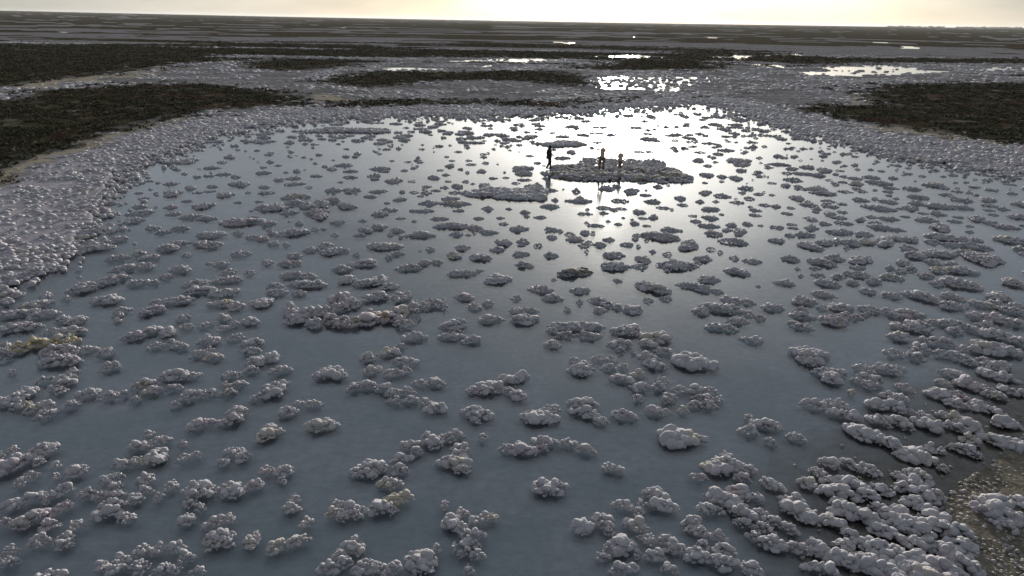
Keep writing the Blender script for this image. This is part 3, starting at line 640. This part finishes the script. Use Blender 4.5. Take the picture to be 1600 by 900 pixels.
for nm, lab, st, zs, txt in ISLANDS:
    bl = [tuple(float(v) for v in q.split(',')) for q in txt.split()]
    lumps = []
    for b in bl:
        mark(b); B = list(blob_world(*b))
        B[4] = .32 * zs
        lumps += fill_blob(B, .19, R, pack=.50)
    lumps, loose = main_mass(lumps); rest += [(l, 25) for l in loose]
    mx = sum(l[0] for l in lumps) / len(lumps); my = sum(l[1] for l in lumps) / len(lumps)
    s = F / math.hypot(mx, my)
    me = join_lumps(nm, [(x - mx, y - my, z, r) for x, y, z, r in lumps], MID_S, M_stain[st])
    o = link(nm, me); o.location = (mx, my, 0); tag(o, lab, 'salt island', 'raised salt islands in the lake')

# small clumps between the ones above, over the lake's farther water and beyond the frame
filler = []
F2 = random.Random(23)
cand = []
for k in range(9000):
    cand.append((F2.uniform(-60, 60), F2.uniform(9, 84)))
cx_ = np.array([c[0] for c in cand]); cy_ = np.array([c[1] for c in cand])
pxa, pya = warped(cx_, cy_, .012); px0, py0 = project(cx_, cy_)
inl = inside(pxa, pya, LAKE)
dens = fbm(cx_ / 5, cy_ / 5, 61, 3)
for k, (x, y) in enumerate(cand):
    if not inl[k]: continue
    X_, Y_ = px0[k], py0[k]
    if 0 <= X_ < 1600 and 0 <= Y_ < 900:
        if occ[int(Y_ / 4), int(X_ / 4)]: continue
        if Y_ > 450: continue
        pr = .22 if Y_ > 330 else .38 if Y_ > 225 else .36
        if X_ > 1150 and Y_ < 330: pr += .25
        if X_ < 330 and Y_ < 300: pr += .3
        if 860 < X_ < 1060 and 160 < Y_ < 240: pr *= .6
        w = F2.uniform(.16, .62) if Y_ > 225 else F2.uniform(.3, 1.3)
    else:
        pr = .16; w = F2.uniform(.5, 1.6)
    if F2.random() > pr * (.35 + 1.3 * dens[k]) : continue
    d = w * F2.uniform(.4, .8)
    b = (x, y, w * .5, d * .5, F2.uniform(.12, .26), 20)
    for l in fill_blob(b, .14 if Y_ > 225 else .19, F2): filler.append(l)
near_rest = [l for l, s in rest if s > 30]; far_rest = [l for l, s in rest if s <= 30] + filler
if near_rest: tag(link('salt_nodules', join_lumps('salt_nodules', near_rest, LOW_S, M_salt)), 'scattered smaller salt nodules among the larger clumps in open water', 'salt nodules', kind='stuff')
tag(link('distant_salt_clumps', join_lumps('distant_salt_clumps', far_rest, LOW_S, M_salt)), 'hundreds of far salt clumps dotting the bright water towards the far shore', 'salt clumps', kind='stuff')

# crust of close-packed lumps along the shore
F3 = random.Random(31)
cs = []
xs = nrs.uniform(-75, 75, 300000); ys = nrs.uniform(14, 125, 300000)
px_, py_ = warped(xs, ys, .008)
inc = any_in(px_, py_, CRUST)
dd_ = np.sqrt(xs ** 2 + ys ** 2); dn = fbm(xs / 2.2, ys / 2.2, 88, 3)
keep = inc & (px_ > -120) & (px_ < 1720) & (nrs.uniform(0, 1, len(xs)) < np.interp(dd_, [20, 40, 60, 90], [.9, .8, .6, .4]) * np.clip((dn - .28) * 4, .60, 1))
xs, ys, dd_ = xs[keep], ys[keep], dd_[keep]
xs = xs + np.clip(nrs.standard_cauchy(len(xs)), -6, 6) * .007 * dd_; ys = ys + np.clip(nrs.standard_cauchy(len(xs)), -6, 6) * .010 * dd_     # stragglers blur the rim
rr_ = nrs.uniform(.08, .2, len(xs)) * np.interp(dd_, [20, 60, 90], [1, 1.35, 1.9])
zz_ = nrs.uniform(.0, .10, len(xs)) + .22 * np.clip(fbm(xs / 1.3, ys / 1.3, 55, 2) - .45, 0, 1)
tag(link('salt_crust', join_lumps('salt_crust', np.stack([xs, ys, zz_, rr_], -1), LOW_S, M_salt, .75)), 'crust of close packed salt lumps along the shore of the lake', 'salt crust', kind='stuff')

# hummocks on the flats behind the lake
xs = nrs.uniform(-190, 190, 260000); ys = nrs.uniform(60, 260, 260000)
px_, py_ = project(xs, ys); dd_ = np.sqrt(xs ** 2 + ys ** 2)
lk, pn, vg_, sn, md = zones(xs, ys)
hn = fbm(xs / 6, ys / 6, 93, 4)
keep = ~lk & (vg_ < nrs.uniform(.1, .7, len(xs))) & (px_ > -150) & (px_ < 1750) & (nrs.uniform(0, 1, len(xs)) < np.interp(dd_, [60, 120, 250], [.7, .45, .12]) * np.clip((hn - .42) * 6, .0, 1)) & (~pn | (nrs.uniform(0, 1, len(xs)) < np.where((py_ > 116) & (px_ < 1160), .5, .10)))
keep |= inside(px_, py_, PONDS[0]) & (nrs.uniform(0, 1, len(xs)) < .13)
xs, ys, dd_ = xs[keep], ys[keep], dd_[keep]
T0 = [lump_shape(1, 400 + k, .05) for k in range(5)]
if len(xs) > 26000: xs, ys, dd_ = xs[:26000], ys[:26000], dd_[:26000]
tag(link('salt_hummocks', join_lumps('salt_hummocks', np.stack([xs, ys, nrs.uniform(.03, .1, len(xs)), nrs.uniform(.2, .5, len(xs)) * np.interp(dd_, [60, 250], [.9, 1.6])], -1), T0, M_salt, .5)),
    'grey salt hummocks covering the flats beyond the lake', 'salt hummocks', kind='stuff')

# rough salt grit on the mud in the near right corner
xs = nrs.uniform(5, 16, 30000); ys = nrs.uniform(9, 22, 30000)
px_, py_ = warped(xs, ys, .012)
mk = any_in(px_, py_, MUDZ); lk = inside(px_, py_, LAKE)
keep = mk & ((~lk & (nrs.uniform(0, 1, len(xs)) < .75)) | (nrs.uniform(0, 1, len(xs)) < .012))
xs, ys = xs[keep], ys[keep]
tag(link('salt_grit', join_lumps('salt_grit', np.stack([xs, ys, nrs.uniform(-.01, .045, len(xs)), nrs.uniform(.02, .065, len(xs)) ** 1.0], -1), LOW_S, salt_material('salt_dirty', ((.25, .235, .20), .42), (.37, .355, .33)), .7)),
    'rough brownish salt grit on the muddy shore in the near right corner', 'salt grit', kind='stuff')

# ------------------------------------------------------------------ scrub: low dark saltmarsh plants
def bush_shape(seed):
    rs = np.random.RandomState(seed); v = []; f = []
    for k in range(13):
        a = rs.uniform(0, 2 * PI); e = math.sqrt(rs.uniform(0, 1)); c = np.array([math.cos(a) * e, math.sin(a) * e, (1 - e * e) * rs.uniform(.35, 1.0) * .8])
        n = c + rs.normal(size=3) * .35; n /= np.linalg.norm(n); t1 = np.cross(n, [0, 0, 1.0]) + 1e-3; t1 /= np.linalg.norm(t1); t2 = np.cross(n, t1)
        q = rs.uniform(.18, .36); b0 = len(v)
        for w_ in range(3):
            aa = w_ * 2.1 + rs.uniform(-.5, .5); v.append(c + (t1 * math.cos(aa) + t2 * math.sin(aa)) * q * rs.uniform(.7, 1.3))
        f.append([b0, b0 + 1, b0 + 2])
    return np.array(v), np.array(f)
B_S = [bush_shape(500 + k) for k in range(10)]
n_ = 420000
rr_ = nrs.uniform(38, 330, n_); aa_ = np.radians(nrs.uniform(-44, 44, n_))
xs = rr_ * np.sin(aa_); ys = rr_ * np.cos(aa_)
lk, pn, vg_, sn, md = zones(xs, ys)
bn = fbm(xs / 1.6, ys / 1.6, 97, 3); keep = (nrs.uniform(0, 1, n_) < vg_ ** 1.5) & (nrs.uniform(0, 1, n_) < np.clip((bn - .36) * 5, 0, 1))
keep &= nrs.uniform(0, 1, n_) < np.interp(rr_, [38, 120, 330], [.95, .55, .10])
xs, ys, rr_ = xs[keep], ys[keep], rr_[keep]
if len(xs) > 42000: xs, ys, rr_ = xs[:42000], ys[:42000], rr_[:42000]
zz_ = np.full(len(xs), .12)
tag(link('saltmarsh_scrub', join_lumps('saltmarsh_scrub', np.stack([xs, ys, zz_, nrs.uniform(.25, .62, len(xs)) * np.interp(rr_, [38, 330], [.9, 2.0])], -1), B_S, M_scrub, .62)),
    'dark olive saltmarsh scrub growing in low patches on the plain', 'scrub', kind='stuff')

# far tree line on the horizon, right of the sun
ts = []
tv = []
for k in range(520):
    a = nrs.uniform(.47, .80)
    D = nrs.uniform(7000, 8200)
    if fbm(np.array([a * 60]), np.array([1.0]), 3, 3)[0] < .36: continue
    zb = 26 * 0 + min(1.0, max(0.0, (D - 1500) / 6000)) * 20 * min(1.0, (a - .15) * 1.6)
    ts.append((D * math.sin(a), D * math.cos(a), zb, nrs.uniform(8, 19)))
tag(link('distant_treeline', join_lumps('distant_treeline', ts, B_S, M_scrub, .9)), 'low hazy line of far trees on the right half of the horizon', 'trees', kind='stuff')

# ------------------------------------------------------------------ people
def flat_mat(name, col, rough=.8):
    m, t, p = mat_new(name); g = NG(t)
    oc = g.n('TexCoord').outputs['Object']
    n = g.noise(oc, 14, 3)
    t.links.new(g.mix(g.rng(n, .3, .7), tuple(c * .8 for c in col), tuple(min(1, c * 1.15) for c in col)), p.inputs['Base Color'])
    p.inputs['Roughness'].default_value = rough
    return m
P_skin = flat_mat('skin', (.42, .26, .18), .55); P_black = flat_mat('black_cloth', (.012, .012, .016)); P_dark = flat_mat('dark_trousers', (.02, .021, .026))
P_tan = flat_mat('tan_cloth', (.58, .43, .32)); P_beige = flat_mat('beige_cloth', (.52, .43, .34)); P_brown = flat_mat('brown_trousers', (.16, .12, .095)); P_hair = flat_mat('dark_hair', (.02, .015, .012)); P_boot = flat_mat('dark_boots', (.02, .018, .016))
P_bag = flat_mat('bag_cloth', (.03, .03, .045))

def tube_body(name, chains, mat, parent, seg=10):
    """one continuous surface from limbs given as chains of (x, y, z, rx, ry): rings are lofted, then fused by a voxel remesh"""
    bm = bmesh.new()
    for ch in chains:
        prev = None
        P = [Vector(c[:3]) for c in ch]
        for k, c in enumerate(ch):
            d = (P[min(k + 1, len(P) - 1)] - P[max(k - 1, 0)]).normalized()
            a = Vector((1, 0, 0)); a = (a - d * a.dot(d))
            if a.length < .2: a = Vector((0, 1, 0)); a = (a - d * a.dot(d))
            a.normalize(); b = d.cross(a)
            ring = [bm.verts.new(P[k] + a * (c[3] * math.cos(2 * PI * q / seg)) + b * ((c[4] if len(c) > 4 else c[3]) * math.sin(2 * PI * q / seg))) for q in range(seg)]
            if prev:
                for q in range(seg): bm.faces.new((prev[q], prev[(q + 1) % seg], ring[(q + 1) % seg], ring[q]))
            else: bm.faces.new(ring[::-1])
            prev = ring
        bm.faces.new(prev)
    bmesh.ops.recalc_face_normals(bm, faces=bm.faces)
    me = bpy.data.meshes.new(name); bm.to_mesh(me); bm.free()
    o = bpy.data.objects.new(name, me); C.objects.link(o)
    rm = o.modifiers.new('fuse', 'REMESH'); rm.mode = 'VOXEL'; rm.voxel_size = .016; rm.use_smooth_shade = True
    sm = o.modifiers.new('relax', 'SMOOTH'); sm.iterations = 3; sm.factor = .5
    dg = bpy.context.evaluated_depsgraph_get(); dg.update()
    m2 = bpy.data.meshes.new_from_object(o.evaluated_get(dg)); bpy.data.objects.remove(o, do_unlink=True)
    m2.name = name; m2.materials.clear(); m2.materials.append(mat)
    for p_ in m2.polygons: p_.use_smooth = True
    q = bpy.data.objects.new(name, m2); C.objects.link(q); q.parent = parent
    return q
def hand(chains, w, dirv, side, curl=.3, s=1.0):
    """five unequal bent fingers and a palm, from wrist w along dirv"""
    d = Vector(dirv).normalized(); sx = Vector(side); sx = (sx - d * sx.dot(d)).normalized(); n = d.cross(sx)
    w = Vector(w)
    chains.append([(*w, .026, .018), (*(w + d * .045), .038, .017), (*(w + d * .09), .040, .015)])
    for k, L in enumerate((.062, .074, .078, .070)):
        b = w + d * .085 + sx * ((k - 1.5) * -.020)
        b1 = b + d * L * .55 * math.cos(curl) + n * L * .5 * math.sin(curl); b2 = b1 + d * L * .45 * math.cos(curl * 2) + n * L * .5 * math.sin(curl * 2)
        chains.append([(*b, .0095), (*b1, .009), (*b2, .008)])
    b = w + d * .03 + sx * .03; b1 = b + d * .035 + sx * .025; b2 = b1 + d * .03 + sx * .005 + n * .01
    chains.append([(*b, .012), (*b1, .011), (*b2, .009)])
def head(chains, c, face, s=1.0):
    """skull, jaw, nose, ears, neck stub; face is the unit direction it looks in"""
    c = Vector(c); f = Vector(face).normalized(); z = Vector((0, 0, 1)); r = f.cross(z).normalized()
    def e(o, q1, q2): return (*(c + f * o[0] * s + z * o[1] * s), q1 * s, q2 * s)
    # vertical stack of rings through the head
    st = []
    for dz, fx, w_, d_ in ((-.125, .035, .028, .035), (-.095, .02, .052, .065), (-.05, .008, .066, .085), (0, 0, .074, .094), (.05, -.005, .074, .094), (.085, -.008, .058, .075), (.108, -.01, .025, .035)):
        p_ = c + f * fx * s + z * dz * s; st.append((*p_, w_ * s, d_ * s))
    # rings use world x as their first axis: swap the radii when the face looks along x
    if abs(f.x) > abs(f.y): st = [(a, b, c_, d2, d1) for a, b, c_, d1, d2 in st]
    chains.append(st)
    n0 = c + f * .085 * s + z * .015 * s
    chains.append([(*n0, .009), (*(n0 + f * .012 - z * .02), .014), (*(n0 + f * .016 - z * .035), .016), (*(n0 - z * .045), .01)])
    for sg in (-1, 1):
        q = c + r * sg * .074 * s
        chains.append([(*(q + z * .03), .012), (*(q + r * sg * .012), .016), (*(q - z * .03), .011)])
def face_marks(c, face, parent):
    c = Vector(c); f = Vector(face).normalized(); z = Vector((0, 0, 1)); r = f.cross(z).normalized()
    for sg in (-1, 1):
        bm = bmesh.new(); bmesh.ops.create_icosphere(bm, subdivisions=1, radius=.013)
        me = bpy.data.meshes.new('eye'); bm.to_mesh(me); bm.free(); me.materials.append(P_hair)
        o = bpy.data.objects.new('eye', me); C.objects.link(o); o.parent = parent; o.location = c + f * .088 + r * sg * .03 + z * .005
    bm = bmesh.new(); bmesh.ops.create_icosphere(bm, subdivisions=1, radius=.022)
    for v in bm.verts: v.co.z *= .3
    me = bpy.data.meshes.new('mouth'); bm.to_mesh(me); bm.free(); me.materials.append(flat_mat('lips', (.25, .09, .08)))
    o = bpy.data.objects.new('mouth', me); C.objects.link(o); o.parent = parent; o.location = c + f * .078 - z * .062

def person(label, loc, rz, height, pose):
    root = bpy.data.objects.new('person', None); C.objects.link(root); root.location = loc; root.rotation_euler = (0, 0, rz)
    k = height / 1.75; root.scale = (k, k, k); tag(root, label, 'person', 'three people out on the salt lake')
    pose(root)
    return root

# the walker: dark hooded coat, small pack, mid stride to the right (faces local +x)
def pose_walk(root):
    b = []
    head(b, (.06, 0, 1.60), (1, 0, -.15))
    b.append([(.03, 0, 1.52, .05), (.0, 0, 1.42, .055), (-.01, 0, 1.38, .09, .13)])
    b.append([(-.01, 0, 1.44, .07, .10), (-.01, 0, 1.36, .105, .185), (.0, 0, 1.2, .115, .165), (0, 0, 1.05, .105, .14), (0, 0, .92, .115, .165), (0, 0, .84, .10, .14)])
    legs = [[(0, .09, .90, .095), (.07, .09, .68, .078), (.10, .09, .48, .058), (.10, .09, .30, .055), (.11, .09, .12, .042), (.11, .09, .06, .042)],
            [(0, -.09, .90, .095), (-.02, -.09, .68, .078), (-.03, -.09, .48, .058), (-.10, -.09, .30, .055), (-.17, -.09, .15, .042), (-.19, -.09, .10, .042)]]
    b += legs
    arms = [[(0, .19, 1.39, .055), (-.06, .23, 1.15, .045), (-.03, .24, 1.10, .042), (.06, .24, .92, .03)], [(0, -.19, 1.39, .055), (.08, -.23, 1.16, .045), (.12, -.23, 1.11, .042), (.27, -.2, 1.0, .03)]]
    b += arms
    hand(b, (.06, .24, .92), (.3, 0, -1), (1, 0, 0), .4); hand(b, (.27, -.2, 1.0), (.8, .1, -.5), (0, 1, 0), .5)
    for fx, fy, fz in ((.11, .09, .05), (-.18, -.09, .09)): b.append([(fx - .05, fy, fz, .04), (fx + .06, fy, fz - .012, .045, .035), (fx + .16, fy, fz - .02, .03, .03)])
    body = tube_body('body', b, P_skin, root); face_marks((.06, 0, 1.60), (1, 0, -.15), root)
    coat = [[(.01, 0, 1.50, .075, .085), (-.01, 0, 1.44, .10, .15), (-.04, 0, 1.36, .175, .22), (-.05, 0, 1.2, .20, .21), (-.03, 0, 1.05, .19, .20), (-.03, 0, .92, .20, .22), (-.05, 0, .80, .215, .23), (-.05, 0, .76, .21, .225)]]
    coat += [[(0, .17, 1.40, .075), (-.06, .235, 1.15, .062), (-.03, .245, 1.10, .058), (.05, .245, .95, .045)], [(0, -.17, 1.40, .075), (.08, -.235, 1.16, .062), (.12, -.235, 1.11, .058), (.25, -.205, 1.01, .045)]]
    tube_body('coat', coat, P_black, root)
    tube_body('hood', [[(-.01, 0, 1.46, .09, .10), (0, 0, 1.53, .10, .10), (.015, 0, 1.60, .115, .105), (.02, 0, 1.67, .11, .10), (.02, 0, 1.725, .07, .065), (.02, 0, 1.74, .03, .03)]], P_black, root)
    tr = [[(x - .0, y, z, r + .022) for x, y, z, r in L[:5]] for L in legs]; tr.append([(0, 0, .98, .13, .17), (0, 0, .84, .12, .165)])
    tube_body('trousers', tr, P_dark, root)
    for fx, fy, fz in ((.11, .09, .06), (-.18, -.09, .10)): tube_body('boot', [[(fx - .02, fy, fz + .14, .058), (fx - .02, fy, fz + .02, .058)], [(fx - .07, fy, fz - .01, .05), (fx + .06, fy, fz - .02, .056, .045), (fx + .18, fy, fz - .028, .04, .035)]], P_boot, root)
    return root
# the tall one: stands with both hands raised to the face, elbow out to the left
def pose_raise(root):
    b = []; f = (0, 1, 0)
    head(b, (0, .02, 1.60), f)
    b.append([(0, .01, 1.52, .055), (0, 0, 1.42, .055), (0, -.01, 1.38, .12, .08)])
    b.append([(0, 0, 1.44, .10, .07), (0, 0, 1.36, .185, .105), (0, 0, 1.2, .165, .115), (0, 0, 1.05, .14, .105), (0, 0, .92, .165, .115), (0, 0, .84, .14, .10)])
    legs = [[(.09, 0, .90, .095), (.10, 0, .68, .078), (.105, .01, .48, .058), (.11, -.01, .30, .055), (.11, -.02, .12, .042), (.11, -.02, .06, .042)],
            [(-.09, 0, .90, .095), (-.11, .02, .68, .078), (-.13, .05, .48, .058), (-.14, .02, .30, .055), (-.15, 0, .12, .042), (-.15, 0, .06, .042)]]
    b += legs
    arms = [[(-.19, 0, 1.39, .055), (-.37, .08, 1.33, .046), (-.40, .10, 1.34, .042), (-.20, .20, 1.53, .03)], [(.19, 0, 1.39, .055), (.27, .10, 1.24, .046), (.28, .12, 1.24, .042), (.10, .21, 1.50, .03)]]
    b += arms
    hand(b, (-.20, .20, 1.53), (.8, .1, .45), (0, 0, 1), .5); hand(b, (.10, .21, 1.50), (-.5, .1, .8), (0, 0, 1), .5)
    for fx in (.11, -.15): b.append([(fx, -.06, .05, .04), (fx, .06, .04, .045, .035), (fx, .16, .03, .03, .03)])
    tube_body('body', b, P_skin, root); face_marks((0, .02, 1.60), f, root)
    ja = [[(0, 0, 1.50, .075, .065), (0, 0, 1.44, .14, .09), (0, 0, 1.36, .21, .13), (0, 0, 1.2, .19, .14), (0, 0, 1.05, .175, .135), (0, 0, .92, .185, .14), (0, 0, .84, .185, .14)]]
    ja += [[(-.17, 0, 1.40, .075), (-.37, .08, 1.34, .062), (-.40, .10, 1.35, .056), (-.23, .19, 1.50, .042)], [(.17, 0, 1.40, .075), (.27, .10, 1.25, .062), (.28, .12, 1.25, .056), (.12, .20, 1.46, .042)]]
    tube_body('jacket', ja, P_tan, root)
    tr = [[(x, y, z, r + .022) for x, y, z, r in L[:5]] for L in legs]; tr.append([(0, 0, .98, .17, .13), (0, 0, .84, .165, .12)])
    tube_body('trousers', tr, P_brown, root)
    tube_body('hair', [[(0, -.03, 1.55, .085, .075), (0, -.025, 1.62, .088, .085), (0, -.015, 1.68, .082, .09), (0, -.01, 1.72, .05, .06), (0, -.01, 1.73, .02, .02)]], P_hair, root)
    for fx in (.11, -.15): tube_body('boot', [[(fx, -.03, .20, .056), (fx, -.03, .06, .056)], [(fx, -.08, .045, .05), (fx, .06, .04, .056, .045), (fx, .18, .032, .04, .035)]], P_boot, root)
# the short one: arms hanging, longer beige coat, dark hair, seen from behind
def pose_stand(root):
    b = []; f = (-.3, .95, 0)
    head(b, (0, .02, 1.60), f, 1.1)
    b.append([(0, .01, 1.52, .055), (0, 0, 1.42, .055), (0, -.01, 1.38, .12, .08)])
    b.append([(0, 0, 1.44, .10, .07), (0, 0, 1.36, .18, .10), (0, 0, 1.2, .16, .115), (0, 0, 1.05, .145, .11), (0, 0, .92, .165, .12), (0, 0, .84, .14, .10)])
    legs = [[(.085, 0, .90, .09), (.085, 0, .68, .075), (.08, .01, .48, .057), (.08, -.01, .30, .053), (.08, -.02, .12, .042), (.08, -.02, .06, .042)],
            [(-.085, 0, .90, .09), (-.085, 0, .68, .075), (-.08, .01, .48, .057), (-.08, 0, .30, .053), (-.08, 0, .12, .042), (-.08, 0, .06, .042)]]
    b += legs
    arms = [[(-.18, 0, 1.39, .055), (-.25, 0, 1.14, .046), (-.255, .01, 1.09, .042), (-.24, .08, .90, .03)], [(.18, 0, 1.39, .055), (.25, 0, 1.14, .046), (.255, .01, 1.09, .042), (.24, .10, .92, .03)]]
    b += arms
    hand(b, (-.24, .08, .90), (0, .3, -1), (0, 1, 0), .35); hand(b, (.24, .10, .92), (0, .35, -1), (0, 1, 0), .35)
    for fx in (.08, -.08): b.append([(fx, -.06, .05, .04), (fx, .06, .04, .045, .035), (fx, .15, .03, .03, .03)])
    tube_body('body', b, P_skin, root); face_marks((0, .02, 1.60), f, root)
    ja = [[(0, 0, 1.50, .075, .065), (0, 0, 1.44, .14, .09), (0, 0, 1.36, .205, .13), (0, 0, 1.2, .19, .145), (0, 0, 1.05, .185, .145), (0, 0, .92, .20, .16), (0, 0, .76, .22, .175), (0, 0, .70, .215, .17)]]
    ja += [[(-.16, 0, 1.40, .075), (-.25, 0, 1.15, .062), (-.257, .01, 1.10, .056), (-.245, .07, .94, .046)], [(.16, 0, 1.40, .075), (.25, 0, 1.15, .062), (.257, .01, 1.10, .056), (.245, .09, .96, .046)]]
    tube_body('coat', ja, P_beige, root)
    tube_body('trousers', [[(x, y, z, r + .022) for x, y, z, r in L[:5]] for L in legs], P_brown, root)
    tube_body('hair', [[(.01, -.035, 1.48, .075, .05), (.01, -.035, 1.55, .098, .085), (.01, -.025, 1.62, .102, .10), (0, -.015, 1.70, .09, .095), (0, -.01, 1.74, .05, .06), (0, -.01, 1.75, .02, .02)]], P_hair, root)
    for fx in (.08, -.08): tube_body('boot', [[(fx, -.03, .22, .056), (fx, -.03, .06, .056)], [(fx, -.08, .045, .05), (fx, .06, .04, .056, .045), (fx, .17, .032, .04, .035)]], P_boot, root)
x, y, _ = ground(858, 264, .02)
person('person in a black hooded coat and dark trousers walking right through the water', (x, y, .02), 0.12, 1.72, pose_walk)
x, y, _ = ground(940, 264.5, .30)
person('tall person in a tan jacket on the salt island, hands raised to the face', (x, y, .28), .1, 1.80, pose_raise)
x, y, _ = ground(968.5, 262, .30)
person('short person in a long beige coat standing on the salt island, farthest right', (x, y, .28), -.1, 1.30, pose_stand)

# ------------------------------------------------------------------ haze: one closed box of thin air over the whole plain
hm = bpy.data.materials.new('haze'); hm.use_nodes = True; t = hm.node_tree; t.nodes.clear()
o_ = t.nodes.new('ShaderNodeOutputMaterial'); v_ = t.nodes.new('ShaderNodeVolumePrincipled')
v_.inputs['Color'].default_value = (.93, .95, .97, 1); v_.inputs['Density'].default_value = HAZE; v_.inputs['Anisotropy'].default_value = .35
t.links.new(v_.outputs[0], o_.inputs['Volume'])
bm = bmesh.new(); bmesh.ops.create_cube(bm, size=1.0)
R_H = 29900.0
for v in bm.verts: v.co = Vector((v.co.x * 2 * R_H, v.co.y * 2 * R_H, 62 if v.co.z > 0 else -1.6))
me = bpy.data.meshes.new('haze'); bm.to_mesh(me); bm.free()
tag(link('haze', me, hm), 'thin pale haze over the plain', 'haze', kind='stuff')
